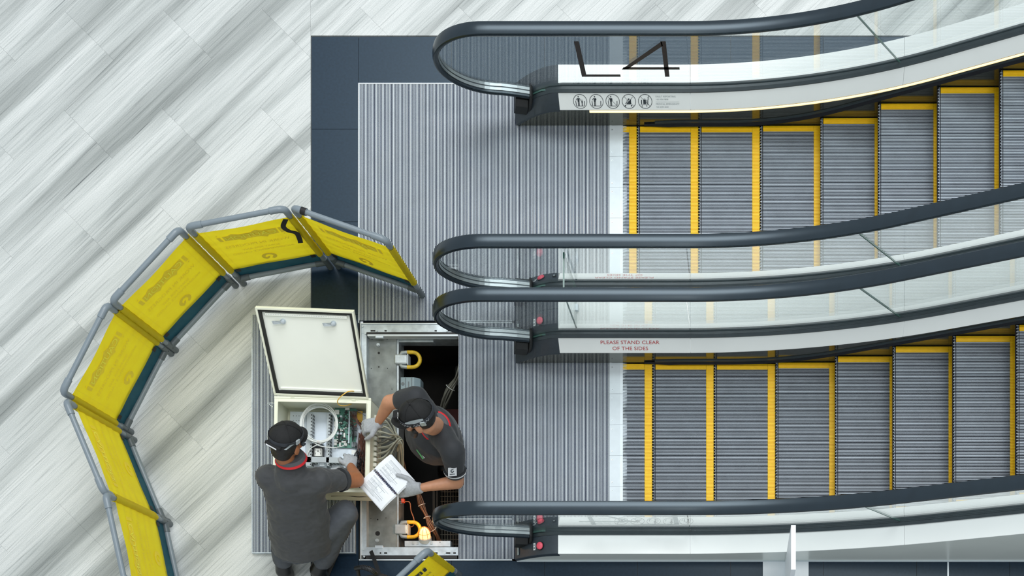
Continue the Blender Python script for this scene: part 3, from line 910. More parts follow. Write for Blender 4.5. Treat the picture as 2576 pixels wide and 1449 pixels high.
# ------------------------------------------------------------------ control cabinet
cz = .0285
Rz = Matrix.Rotation(radians(-1.2), 3, 'Z')
CB = thing('control_cabinet', 'cream steel control cabinet lying open on the lifted plate, wiring inside', 'cabinet', (-2.686, 2.183, cz), Rz)
MC = WM[CB.name]
def cb(mb): mb.v = [MC @ p for p in mb.v]; return mb
cw, cd, ch = .305, .293, .25     # half width, half depth, height
mb = MB()
mb.bx(-cw, cw, -cd, cd, 0, .004)
mb.bx(-cw, -cw + .004, -cd, cd, 0, ch); mb.bx(cw - .004, cw, -cd, cd, 0, ch); mb.bx(-cw, cw, -cd, -cd + .004, 0, ch); mb.bx(-cw, cw, cd - .004, cd, 0, ch)
cb(mb).build('housing', G['cream'], CB)
mb = MB(); fl = .026
for a in ((-cw, -cw + fl, -cd, cd), (cw - fl, cw, -cd, cd), (-cw + fl, cw - fl, -cd, -cd + fl), (-cw + fl, cw - fl, cd - fl, cd)): mb.bx(*a, ch, ch + .006)
for a in ((-cw + fl - .003, -cw + fl, -cd + fl, cd - fl), (cw - fl, cw - fl + .003, -cd + fl, cd - fl), (-cw + fl, cw - fl, -cd + fl - .003, -cd + fl), (-cw + fl, cw - fl, cd - fl, cd - fl + .003)): mb.bx(*a, ch, ch + .016)
cb(mb).build('rim', G['cream'], CB, bevel=.001)
mb = MB(); mb.bx(-.272, .28, -.26, .262, .05, .053)
for x in (-.17, -.135, .0, .035): mb.bx(x - .003, x + .003, -.10, .255, .053, .058)
cb(mb).build('mounting_plate', G['zinc'], CB)
mb = MB()
for i in range(16): mb.cyl((-.25 + .018 * (i % 4), .235 - .03 * (i // 4), .053), (-.25 + .018 * (i % 4), .235 - .03 * (i // 4), .0536), .0025, 6)
cb(mb).build('plate_holes', G['chip'], CB, kind='stuff')
def duct(x0, x1, y0, y1, axis):
    o = cb(MB().bx(x0, x1, y0, y1, .053, .108)).build('cable_duct', G['duct'], CB, bevel=.001)
    mb = MB()
    if axis == 'y':
        n = int((y1 - y0) / .02)
        for k in range(n):
            yy = y0 + (k + .5) * (y1 - y0) / n
            for xx in (x0, x1): mb.bx(xx - .0006, xx + .0006, yy - .005, yy + .005, .06, .1)
            mb.bx(x1 - .0085, x1 - .002, yy - .0045, yy + .0045, .1078, .1086)
    else:
        n = int((x1 - x0) / .02)
        for k in range(n):
            xx = x0 + (k + .5) * (x1 - x0) / n
            mb.bx(xx - .005, xx + .005, y0 - .0006, y0 + .0006, .06, .1)
    cb(mb).build('slots', G['chip'], o, kind='stuff')
def loc(px, py, z): return MC.inverted() @ P(px, py, z)
def lb(mb, a, b, c, d, z0, z1, mi=0):
    """box over pixels at absolute height z1, in cabinet coordinates"""
    p, q = loc(a, d, z1 + cz), loc(c, b, z1 + cz)
    return mb.bx(p.x, q.x, p.y, q.y, z0, z1, mi)
p, q = loc(769, 1172, .135), loc(786, 1040, .135); duct(p.x, q.x, p.y, q.y, 'y')
p, q = loc(820, 1172, .135), loc(831, 1040, .135); duct(p.x, q.x, p.y, q.y, 'y')
p, q = loc(766, 1163, .135), loc(860, 1151, .135); duct(p.x, q.x, p.y, q.y, 'x')
# circuit board
board = cb(lb(MB(), 840, 1028, 897, 1126, .064, .0665)).build('circuit_board', G['pcb'], CB)
rnd = random.Random(3)
mb = MB()
for k in range(110):
    a = 843 + rnd.random() * 38; b = 1032 + rnd.random() * 88; w = rnd.choice((2, 3, 4, 6)); h = rnd.choice((2, 2, 3, 8))
    lb(mb, a, b, a + w, b + h, .0665, .0685 + rnd.random() * .003)
cb(mb).build('chips', G['chip'], board, kind='stuff')
mb = MB()
for (a, b) in ((855, 1064), (859, 1064), (858, 1080), (862, 1083), (871, 1077), (858, 1084), (849, 1100), (849, 1106), (849, 1112), (866, 1079)):
    c = loc(a, b, .1); mb.cyl((c.x, c.y, .0665), (c.x, c.y, .078), .0042, 10)
for (a, b, c, d) in ((842, 1031, 853, 1042), (868, 1026, 879, 1031), (840, 1105, 847, 1112), (840, 1113, 847, 1120), (864, 1089, 868, 1100), (859, 1110, 870, 1113), (853, 1113, 857, 1122), (840, 1060, 843, 1072)): lb(mb, a, b, c, d, .0665, .078)
cb(mb).build('white_components', G['white_plastic'], board, kind='stuff', smooth=30)
for (a, b, r_) in ((850.5, 1091, .0075), (858.5, 1091, .0075), (858.5, 1048, .0072), (866, 1069, .007)):
    c = loc(a, b, .11); cb(MB().cyl((c.x, c.y, .0665), (c.x, c.y, .088), r_, 14)).build('capacitor', G['zinc' if a < 866 else 'pcb'], board, smooth=40)
for b in (1035, 1070, 1084, 1112):
    o = cb(lb(MB(), 884, b, 896, b + 12, .0665, .09)).build('terminal_block', G['connector_grey'], CB, bevel=.0008)
    mb = MB()
    for i in range(5):
        for j in range(2): lb(mb, 889 + j * 4, b + 1 + i * 2.2, 891.2 + j * 4, b + 2.3 + i * 2.2, .09, .0906)
    cb(mb).build('terminal_holes', G['chip'], o, kind='stuff')
cb(lb(MB(), 876, 1034, 880, 1115, .0665, .08)).build('header_strip', G['zinc'], CB)
cb(lb(MB(), 898, 1034, 912, 1062, .053, .06)).build('yellow_label', G['wire_yellow'], CB)
# wires
def wire(pts, r, m, parent, name, n=6, k=6): return MB().tube(curve(pts, k), r, n).build(name, G[m], parent, smooth=60)
mb = MB()
for k in range(26):
    a = 880 + rnd.random() * 4; b = 1034 + rnd.random() * 34
    e = (905 + rnd.random() * 14, 1062 + rnd.random() * 24)
    mb.tube(curve([P(a, b, .115), P(888 + rnd.random() * 8, b + rnd.random() * 14, .14), P(900, 1056 + rnd.random() * 10, .14), P(*e, .11)], 4), .0011, 5)
mb.build('brown_wiring', G['wire_brown'], CB, kind='stuff', smooth=60)
mb = MB()
for k in range(40):
    x = 902 + rnd.random() * 19
    mb.tube(curve([P(x + rnd.uniform(-2, 2), 1085 + rnd.random() * 10, .1), P(x + rnd.uniform(-4, 4), 1130, .11 + rnd.random() * .05), P(x + rnd.uniform(-4, 4), 1180, .1 + rnd.random() * .05), P(x + rnd.uniform(-3, 3), 1222 + rnd.random() * 12, .09)], 4), .0016, 5)
mb.build('brown_loom', G['wire_brown'], CB, kind='stuff', smooth=60)
mb = MB()
for k in range(34):
    x = 893 + rnd.random() * 18; y = 1118 + rnd.random() * 60
    mb.tube(curve([P(x, y, .1), P(x + rnd.uniform(-8, 8), y + rnd.uniform(0, 14), .17), P(x + rnd.uniform(-5, 9), y + 25, .14), P(x + rnd.uniform(-3, 6), y + 42, .1)], 4), .0018, 5)
for k in range(12):
    mb.tube(curve([P(884, 1050 + k * 4, .12), P(890 + k % 3, 1075 + k * 3, .15), P(886, 1100 + k, .13)], 4), .0012, 5)
mb.build('black_loom', G['wire_black'], CB, kind='stuff', smooth=60)
wire([P(895, 984, .30), P(876, 985, .335), P(857, 998, .34), P(849, 1010, .32), P(854, 1019, .29), P(868, 1021, .27), P(885, 1016, .26)], .0032, 'wire_yellow', CB, 'earth_wire')
for i, e in enumerate([(925, 1050), (918, 1046)]):
    wire([P(897, 1032 + 4 * i, .12), P(910, 1040, .13), P(*e, .12)], .0013, 'wire_black' if i else 'blue', CB, 'thin_wire')
# coil of white cable
mb = MB()
c0 = P(804, 1067, .17)
for k in range(5):
    pts = []
    for i in range(40):
        a = 2 * pi * i / 39 + 1.2
        rr = .114 + .0045 * (k - 2) + .003 * sin(3 * a + k)
        pts.append(c0 + V((rr * .98 * cos(a) + .002 * sin(k * 2.1), rr * 1.02 * sin(a) + .003 * cos(k * 1.7), .004 * sin(a * 2 + k) + .004 * k)))
    mb.tube(pts, .0032, 7)
mb.tube(curve([P(772, 1100, .17), P(788, 1112, .17), P(806, 1122, .175), P(838, 1126, .165), P(862, 1122, .14), P(868, 1117, .12)], 6), .0032, 7)
mb.tube(curve([P(830, 1104, .17), P(815, 1113, .17), P(796, 1120, .17), P(780, 1130, .15), P(772, 1148, .14), P(768, 1168, .11)], 6), .0032, 7)
mb.build('cable_coil', G['cable_white'], CB, smooth=60)
cb(lb(MB(), 865, 1115, 872, 1121, .066, .085)).build('cable_plug', G['white_plastic'], CB)
# contactor, breaker, power supply, lower terminals
ct = cb(lb(MB(), 791, 1128, 809, 1147, .053, .11)).build('contactor', G['white_plastic'], CB, bevel=.001)
mb = MB()
for i in range(5):
    for a in (792.3, 805.3): lb(mb, a, 1129.2 + i * 3.6, a + 2, 1131 + i * 3.6, .11, .1106)
lb(mb, 798.5, 1133, 801, 1136, .11, .113); lb(mb, 796, 1133, 797, 1134, .11, .1106); lb(mb, 803, 1137, 804, 1138, .11, .1106)
cb(mb).build('terminal_holes', G['chip'], ct, kind='stuff')
cb(lb(MB(), 785, 1123, 813, 1152, .053, .085)).build('contactor_base', G['chip'], CB)
br = cb(lb(MB(), 785, 1108, 809, 1115, .053, .105)).build('breaker', G['zinc'], CB, bevel=.001)
cb(lb(MB(), 797, 1107.5, 804, 1114, .105, .112)).build('breaker_switch', G['orange_red'], br, bevel=.001)
ps = cb(lb(MB(), 799, 1165, 822, 1186, .053, .115)).build('power_supply', G['connector_grey'], CB, bevel=.001)
mb = MB()
for i in range(3): lb(mb, 806 + i * 3.2, 1166.5, 807.6 + i * 3.2, 1168, .115, .1156)
lb(mb, 804, 1170, 816, 1171, .115, .1156)
cb(mb).build('label_print', G['sticker'], ps)
for (a, b, c, d, m_, h) in ((884, 1132, 897, 1147, 'white_plastic', .1), (882, 1143, 897, 1148, 'zinc', .106), (882, 1216, 896, 1222, 'connector_grey', .1), (883, 1222, 897, 1240, 'white_plastic', .085), (842, 1222, 876, 1240, 'duct', .105)):
    cb(lb(MB(), a, b, c, d, .053, h)).build('terminal_rail' if m_ != 'duct' else 'lower_duct', G[m_], CB, bevel=.001)
cb(lb(MB(), 680, 1119, 690, 1139, .10, .14)).build('blue_connector', G['blue'], CB)
mb = MB(); mb.tube([P(688, 1014, .2), P(674, 1014, .2), P(686, 1024, .2)], .004, 6); mb.build('side_bracket', G['zinc'], CB)
# cable plugs along the right wall with their grey cables bending into the pit
for k in range(11):
    yy = 1043 + k * 13.4
    mb = MB(); mb.pbox(931, yy, 936, yy + 10.5, .10, .20); pl = mb.build('cable_plug', G['plug'], CB, bevel=.002)
    mb = MB(); mb.pbox(936.2, yy + .5, 947, yy + 10, .12, .20); mb.build('plug_hood', G['plug'], pl, bevel=.004)
    sx = 1004 + (k % 4) * 4; sy = 1140 + (k % 5) * 6
    for j in range(2):
        pts = [P(946, yy + 5 + j * 2, .16 - j * .03), P(955 + k % 3 * 3, yy + 2 + j * 4, .17 - j * .04), P(978 + j * 5 + rnd.uniform(-3, 3), yy + (1100 - yy) * .22 + rnd.uniform(-4, 6), .15 - j * .05), P(sx - 8 + j * 3, 1105 + rnd.uniform(-10, 14) + k, .06), P(sx - 2, sy, -.03), P(1008 + k, sy + 55, -.12)]
        wire(pts, .0054, 'cable_grey' if (k + j) % 5 else 'cable_dark', CB, 'cable', 7, 7)
# lid
LB = [P(690, 994, ch + cz + .012), P(925, 1001, ch + cz + .012)]
LT = [P(650, 771, .68), P(900, 784, .68)]
o = LB[0]; ux = ((LB[1] - LB[0]) + (LT[1] - LT[0])).normalized(); uy = ((LT[0] - LB[0]) + (LT[1] - LB[1])); lh = uy.length / 2; uy.normalize()
uy = (uy - ux * uy.dot(ux)).normalized(); nn = ux.cross(uy); lw = ((LB[1] - LB[0]).length + (LT[1] - LT[0]).length) / 2
def ld(mb): mb.v = [o + ux * p.x + uy * p.y + nn * p.z for p in mb.v]; return mb
lid = ld(MB().bx(0, lw, 0, lh, -.022, -.019)).build('lid', G['cream_in'], CB)
mb = MB()
for a in ((0, .012, 0, lh), (lw - .012, lw, 0, lh), (.012, lw - .012, 0, .012), (.012, lw - .012, lh - .012, lh)): mb.bx(*a, -.024, .004)
ld(mb).build('lid_frame', G['cream'], lid, bevel=.001)
mb = MB()
for a in ((.012, .030, .012, lh - .012), (lw - .030, lw - .012, .012, lh - .012), (.030, lw - .030, .012, .028), (.030, lw - .030, lh - .028, lh - .012)): mb.bx(*a, -.019, -.002)
ld(mb).build('gasket', G['gasket'], lid, bevel=.002)
ld(MB().bx(.05, lw - .05, lh - .052, lh - .036, -.019, -.008)).build('stiffener', G['cream_in'], lid); ld(MB().bx(.045, lw - .04, .034, .046, -.019, -.012)).build('stiffener', G['cream_in'], lid)
mb = MB()
for k in range(46): mb.bx(.058 + k * .0104, .061 + k * .0104, lh - .046, lh - .042, -.008, -.0075)
ld(mb).build('perforations', G['duct'], lid, kind='stuff')
for cxx in (.148, .455):
    cyy = lh - .088
    lt = ld(MB().tube([V((cxx, cyy, z)) for z in (-.019, -.012, -.0119, .0, .001)], [.017, .017, .011, .011, .008], 16)).build('cam_latch', G['alu'], lid, smooth=40)
    ld(MB().prism([V((cxx - .004, cyy + .009, -.004)), V((cxx - .05, cyy + .006, -.004)), V((cxx - .062, cyy + .008, .004)), V((cxx - .055, cyy - .012, .004)), V((cxx - .004, cyy - .009, -.004))], (0, 0, .004))).build('latch_arm', G['galv'], lt)
for cxx in (.115, .50):
    mb = MB(); mb.bx(cxx - .028, cxx + .028, -.028, -.010, -.016, .004); mb.bx(cxx - .012, cxx + .012, -.030, -.005, -.012, .008); ld(mb).build('hinge', G['cream'], lid, bevel=.001)
mb = MB(); cb(mb.bx(-cw, cw, cd - .002, cd + .01, ch - .02, ch + .01)).build('hinge_strip', G['cream'], CB)
MB().tube(curve([P(833, 1248, .16), P(870, 1247, .17), P(900, 1250, .165), P(935, 1249, .15)], 6), .0022, 6).build('trailing_wire', G['wire_black'], CB)

# ------------------------------------------------------------------ pit opening: frame, ledge and fittings
fr = MB()
fr.pbox(908, 815, 1152, 838, -.075, -.010); fr.pbox(908, 838, 922, 1378, -.075, -.012); fr.pbox(908, 1376.5, 1152, 1397, -.075, -.010)
PFm = fr.build('trim_3', G['alu_worn'], kind='structure')
mb = MB(); mb.pbox(922, 835.5, 1152, 840.5, -.05, -.004); mb.pbox(920, 1397.5, 1150, 1405, -.05, -.008); mb.build('gasket', G['black_rubber'], PFm)
mb = MB(); mb.pbox(924, 841, 1152, 845.5, -.07, -.006); mb.pbox(907, 812.5, 1152, 815, -.07, -.002); mb.pbox(906, 812, 908, 1406, -.07, .002); mb.build('angle_bar', G['rib_metal'], PFm)
mb = MB()
for a, b, w in ((932, 832, 12), (967, 832, 6), (1093, 832, 6), (1126, 832, 8), (955, 1391, 4), (966, 1391, 8), (1093, 1391, 8), (1122, 1391, 11), (1140, 1391, 7)): mb.pbox(a, b - 2, a + w, b + 2, -.012, -.0092)
mb.build('slot', G['black'], PFm, bevel=.0015)
mb = MB()
for a, b in ((912, 821), (948, 832), (919, 839), (1124, 832), (914, 1382), (916, 1400), (1118, 1391)):
    c = P(a, b, -.006); mb.cyl(c - V((0, 0, .004)), c + V((0, 0, .001)), .0065, 12)
mb.build('screw', G['comb'], PFm, smooth=30)
mb = MB()
mb.pbox(944, 843, 964, 850, -.03, -.004); mb.pbox(943, 1372, 963, 1380, -.03, -.004); mb.build('bracket', G['zinc'], PFm, bevel=.002)
ledge = MB().pbox(923, 845, 997, 1377, -.11, -.065).build('ledge', G['steel_ledge'], PFm)
mb = MB(); mb.pbox(997, 847, 1003, 1376, -.22, -.08); mb.build('ledge_web', G['galv'], PFm)
mb = MB(); mb.pbox(1003, 853, 1090, 861, -.16, -.09); mb.pbox(1000, 846, 1150, 853, -.2, -.06); mb.build('cross_flange', G['galv'], PFm)
for a, b, r_, m_ in ((952, 868, .012, 'galv'), (949, 1360, .013, 'galv')):
    c = P(a, b, -.065); MB().tube([c, c + V((0, 0, .006)), c + V((0, 0, .006)), c + V((0, 0, .014))], [r_, r_, r_ * .7, r_ * .7], 12).build('bolt', G[m_], ledge, smooth=30)
mb = MB()
for a, b, r_ in ((953, 888, .008), (953, 923, .005), (934, 927, .003), (975, 927, .003), (936, 854, .003), (974, 854, .003), (950, 1307, .005), (971, 1303, .003), (933, 1304, .003), (986, 979, .003), (950, 1342, .016)):
    c = P(a, b, -.065); mb.cyl(c, c + V((0, 0, .0008)), r_, 10)
mb.build('bolt_hole', G['black'], ledge)

def lifting_eye(px, py, label):
    z = -.075
    t = thing('lifting_eye', label, 'lifting eye', P(px, py, z))
    MB().bx(-.018, .066, -.032, .032, -.05, .018, o=P(px, py, z)).build('lug', G['galv'], t, bevel=.008)
    MB().bx(.066, .072, -.036, .036, -.06, .012, o=P(px, py, z)).build('lug_plate', G['comb'], t, bevel=.002)
    c = P(px, py, z)
    pts = [c + V((.03, -.048, 0)), c + V((.05, -.048, .002))]
    def bend(s): return [c + V((.098 + .05 * sin(a), s * .049 * cos(a), .0)) for a in [radians(d) for d in range(0, 181, 15)]]
    yb = [c + V((.064, .049, 0))] + bend(1) + [c + V((.064, -.049, 0))]
    MB().tube(yb, .0125, 12).build('shackle_bow', G['shackle_yellow'], t, smooth=60)
    for s in (1, -1):
        MB().tube([c + V((.018, s * .03, -.004)), c + V((.03, s * .046, 0)), c + V((.064, s * .049, 0))], [.011, .0128, .0128], 12).build('shackle_shank', G['galv'], t, smooth=60)
lifting_eye(1000, 905, 'yellow lifting shackle on a galvanised lug, beside the blue-grey junction box in the pit')
lifting_eye(1000, 1332, 'yellow lifting shackle on a galvanised lug, beside the lit lamp in the pit')

t = thing('junction_box', 'blue-grey junction box in the pit, behind the standing technician', 'box', P(1022, 975, -.2))
mb = MB(); z0, z1 = -.2, -.08
prf = [(-.058, z0), (-.058, z1), (.03, z1), (.066, z1 - .035), (.066, z0)]
c = P(1022, 970, 0)
mb.prism([V((c.x + a, c.y - .16, b)) for a, b in prf], (0, .24, 0)); mb.build('housing', G['box_blue'], t, bevel=.004)
mb = MB(); mb.bx(c.x - .026, c.x - .022, c.y - .16, c.y + .08, z1, z1 + .003); mb.bx(c.x + .014, c.x + .018, c.y - .16, c.y + .08, z1, z1 + .003); mb.build('lid_groove', G['pvc_dark'], t)
cc = V((c.x - .042, c.y + .035, z1)); MB().cyl(cc, cc + V((0, 0, .003)), .011, 16).build('knockout', G['pvc_dark'], t, smooth=30)
MB().bx(c.x - .008, c.x + .0, c.y + .0, c.y + .05, z1, z1 + .0008).build('embossing', G['pvc_dark'], t)

t = thing('pit_lamp', 'lit caged bulkhead lamp glowing orange at the near end of the pit', 'lamp', P(1070, 1352, -.06))
ax = V((0.05, .8, .6)).normalized(); base = P(1069, 1352, -.04)
MB().tube([base - ax * .03, base - ax * .026, base, base + ax * .004], [.036, .042, .042, .034], 22).build('lamp_base', G['lamp_base'], t, smooth=40)
MB().tube([base + ax * a for a in (.004, .02, .04, .055, .065, .07)], [.036, .0365, .034, .028, .018, .006], 20).build('lamp_dome', G['lamp_glass'], t, smooth=60)
pl = bpy.data.lights.new('pit_lamp_light', 'POINT'); pl.energy = 1.3; pl.color = (1.0, .5, .2); pl.shadow_soft_size = .03
plo = bpy.data.objects.new('pit_lamp_light', pl); plo.location = base + ax * .105 + V((0, 0, .01)); COL.objects.link(plo)
R3 = frame3(ax.orthogonal(), ax)
mb = MB()
for k in range(8):
    a = 2 * pi * k / 8; e = R3 @ V((cos(a), sin(a), 0))
    mb.tube([base + ax * h + e * r_ for h, r_ in ((.0, .041), (.02, .0405), (.04, .038), (.058, .031), (.07, .018), (.075, .004))], .0016, 5)
mb.tube([base + ax * .035 + R3 @ V((.0395 * cos(2 * pi * k / 20), .0395 * sin(2 * pi * k / 20), 0)) for k in range(21)], .0015, 5)
mb.build('cage', G['copper'], t, smooth=60)
MB().pbox(1018, 1360.5, 1133, 1374.5, -.09, -.03).build('bracket', G['alu_worn'], t)
mb = MB()
for a in (1036, 1048, 1069, 1082): mb.pbox(a, 1362, a + 5, 1369, -.03, -.024)
mb.build('bracket_clip', G['galv'], t)
c = P(1107, 1364, -.03); MB().cyl(c, c + V((0, 0, .0008)), .003, 8).build('bolt_hole', G['black'], t)

def bundle(label, pts, n, r, spread, m, tie=()):
    t = thing('cable_bundle', label, 'cables', P(*pts[0]))
    pp = curve([P(*p) for p in pts], 8)
    for k in range(n):
        a = 2.4 * k; rr = spread * sqrt((k + .5) / n); ph = rnd.random() * 6
        q = []
        for i, p in enumerate(pp):
            d = (pp[min(i + 1, len(pp) - 1)] - pp[max(0, i - 1)]).normalized(); s = V((0, 0, 1)).cross(d).normalized(); u = d.cross(s)
            w = 1 + .35 * sin(i * .4 + ph)
            q.append(p + s * rr * w * cos(a) + u * rr * w * sin(a))
        MB().tube(q, r, 6).build('cable', G[m], t, smooth=60)
    for i in tie:
        p = pp[i]; d = (pp[i + 1] - pp[i - 1]).normalized(); s = V((0, 0, 1)).cross(d).normalized(); u = d.cross(s); rr = spread * 1.25 + r
        MB().tube([p + s * rr * cos(2 * pi * j / 14) + u * rr * sin(2 * pi * j / 14) for j in range(15)], .0018, 5).build('cable_tie', G['cable_white'], t)
bundle('grey cables running down the far right corner of the pit', [(1165, 905, -.2), (1150, 950, -.2), (1128, 985, -.22), (1112, 1030, -.3), (1105, 1080, -.4)], 9, .006, .022, 'cable_dark', (14,))
bundle('brown cables running behind the lamp to the near right of the pit', [(1045, 1215, -.12), (1058, 1262, -.14), (1070, 1290, -.15), (1082, 1320, -.16), (1098, 1345, -.2), (1112, 1385, -.3)], 8, .0042, .016, 'cable_brown', (10, 19, 28))
bundle('tan cables gathered beside the cabinet plugs', [(1010, 1150, -.05), (1018, 1190, -.1), (1035, 1215, -.14), (1050, 1240, -.2), (1056, 1270, -.3)], 7, .0042, .012, 'cable_brown', (12,))
t = thing('copper_pipe', 'thin copper pipe with a red clip below the open manual', 'pipe', P(1012, 1262, -.1))
MB().tube(curve([P(1018, 1262, -.1), P(1028, 1262, -.1), P(1032, 1268, -.1), P(1034, 1285, -.11), P(1041, 1305, -.12), P(1040, 1322, -.12), P(1030, 1326, -.12)], 6), .0038, 8).build('pipe', G['copper'], t, smooth=60)
MB().pbox(1009, 1254, 1017, 1264, -.11, -.085).build('clip', G['orange_red'], t, bevel=.002)
mb = MB(); mb.tube([P(999, 1262, -.1), P(1018, 1262, -.1)], .002, 6); mb.tube([P(1002, 1262, -.1), P(1002, 1268, -.1)], .002, 6); mb.tube([P(1009, 1262, -.1), P(1009, 1268, -.1)], .002, 6); mb.build('hanger', G['galv'], t)
t = thing('wire_tray', 'dark wire mesh tray deep in the right side of the pit', 'cable tray', P(1130, 1290, -.5))
mb = MB()
for k in range(9): mb.tube([P(1105 + k * 7, 1225, -.35), P(1105 + k * 7, 1385, -.35)], .0022, 5)
for k in range(14): mb.tube([P(1105, 1225 + k * 12, -.35), P(1165, 1225 + k * 12, -.35)], .0022, 5)
mb.build('mesh', G['cable_dark'], t, kind='stuff')
mb = MB(); mb.pbox(1088, 1220, 1094, 1385, -.5, -.25); mb.pbox(1097, 1220, 1101, 1385, -.5, -.27); mb.build('side_rail', G['pit_wall'], t)

# ------------------------------------------------------------------ people
def blob(mb, name, m, parent, voxel=.011, it=5, folds=0.0, fs=(9, 9, 9), label=None):
    """one smooth continuous skin over all the overlapping shapes collected in mb"""
    me = bpy.data.meshes.new('tmp'); me.from_pydata([tuple(p) for p in mb.v], [], mb.f)
    bm = bmesh.new(); bm.from_mesh(me); bmesh.ops.recalc_face_normals(bm, faces=bm.faces); bm.to_mesh(me); bm.free()
    o = bpy.data.objects.new('tmp', me); COL.objects.link(o)
    r = o.modifiers.new('r', 'REMESH'); r.mode = 'VOXEL'; r.voxel_size = voxel; r.use_smooth_shade = True
    s = o.modifiers.new('s', 'SMOOTH'); s.iterations = it; s.factor = .5
    bpy.context.view_layer.update()
    e = o.evaluated_get(bpy.context.evaluated_depsgraph_get())
    out = bpy.data.meshes.new_from_object(e)
    bpy.data.objects.remove(o); bpy.data.meshes.remove(me)
    if folds:
        ns = [v.normal.copy() for v in out.vertices]
        for v, n in zip(out.vertices, ns):
            p = v.co
            a = noise.noise(V((p.x * fs[0], p.y * fs[1], p.z * fs[2]))); b = noise.noise(V((p.x * fs[0] * 2.3 + 5, p.y * fs[1] * 2.3, p.z * fs[2] * 2.3)))
            v.co = p + n * folds * (a * 1.2 - abs(b) * .9)
    out.name = name
    out.transform(WM[parent.name].inverted())
    out.materials.clear(); out.materials.append(G[m])
    out.polygons.foreach_set('use_smooth', [True] * len(out.polygons))
    out.update()
    return link(name, out, parent, label=label)

def tring(mb, stations, n=20):
    """closed loft of ellipses: (centre, right, front, a, b)"""
    mb.loft([[V(c) + V(r) * a * cos(2 * pi * i / n) + V(f) * b * sin(2 * pi * i / n) for i in range(n)] for c, r, f, a, b in stations])

def head(parent, c, f, u, skin, ears=True):
    R = frame3(f, u); c = V(c); mb = MB()
    def q(x, y, z): return c + R @ V((x, y, z))
    mb.ell(c + R @ V((0, -.008, .022)), (.078, .096, .094), R); mb.ell(c + R @ V((0, .03, -.045)), (.058, .062, .068), R)
    mb.ell(q(0, .075, -.085), (.028, .022, .022), R)                      # chin
    mb.ell(q(0, .094, -.022), (.014, .02, .024), R)                       # nose
    mb.ell(q(0, .084, .012), (.058, .016, .012), R)                       # brow
    mb.ell(q(0, .087, -.055), (.026, .012, .008), R)                      # lips
    for s in (1, -1):
        mb.ell(q(s * .04, .066, -.03), (.022, .022, .02), R)              # cheeks
        mb.ell(q(s * .08, -.006, -.012), (.010, .022, .033), R)           # ears
    b = blob(mb, 'head', skin, parent, .006, 3)
    for s in (1, -1):
        MB().ell(q(s * .031, .082, -.004), (.011, .008, .007), R).build('eye', G['white_plastic'], b, smooth=60)
        MB().ell(q(s * .031, .089, -.004), (.005, .003, .005), R).build('iris', G['chip'], b, smooth=60)
    MB().tube([q(x, .098 - abs(x) * .25, -.055) for x in (-.022, -.01, 0, .01, .022)], .002, 6).build('mouth_line', G['wire_brown'], b)
    return R, q

def glove(parent, wrist, d, nrm, side, curls, thumb, scale=1.0, name='glove', cuff=None):
    """five-fingered work glove: d = direction of the hand, nrm = back of the hand, side=+1 thumb on the d x nrm side"""
    d = V(d).normalized(); nrm = V(nrm); nrm = (nrm - d * nrm.dot(d)).normalized(); s = d.cross(nrm) * side
    w = V(wrist); mb = MB(); k = scale
    def q(a, b, c_): return w + (d * a + s * b + nrm * c_) * k
    if cuff is not None: mb.cap(q(-.055, 0, 0), .034 * k, q(0, 0, 0), .033 * k)
    tring(mb, [(q(-.02, 0, 0), s, nrm, .031 * k, .025 * k), (q(.02, .002, 0), s, nrm, .039 * k, .021 * k), (q(.06, .002, 0), s, nrm, .044 * k, .019 * k), (q(.088, 0, -.002), s, nrm, .042 * k, .015 * k)])
    for i, (yo, ln) in enumerate(((.031, .072), (.0105, .08), (-.0105, .074), (-.031, .058))):
        p = q(.082 - abs(yo) * .2, yo, 0); ang = 0; seg = (ln * .45 * k, ln * .32 * k, ln * .27 * k); r = (.0115 * k, .0105 * k, .0095 * k, .008 * k)
        sp = s * yo * 2.2
        for j in range(3):
            ang += curls[i] * (.8, 1.1, .8)[j]
            dd = (d * cos(ang) - nrm * sin(ang) + sp).normalized()
            e = p + dd * seg[j]; mb.cap(p, r[j], e, r[j + 1], 10); p = e
    p = q(.018, .032, -.004)
    dirs = ((d * .62 + s * .75 - nrm * .15).normalized(), (d * .85 + s * (.5 - thumb * .8) - nrm * thumb * .7).normalized(), (d * .9 + s * (.3 - thumb) - nrm * thumb * .8).normalized())
    rr = (.016, .0135, .012, .0095)
    for j, ln in enumerate((.038, .034, .028)):
        e = p + dirs[j] * ln * k; mb.cap(p, rr[j] * k, e, rr[j + 1] * k, 10); p = e
    return blob(mb, name, 'glove', parent, .0042, 2)

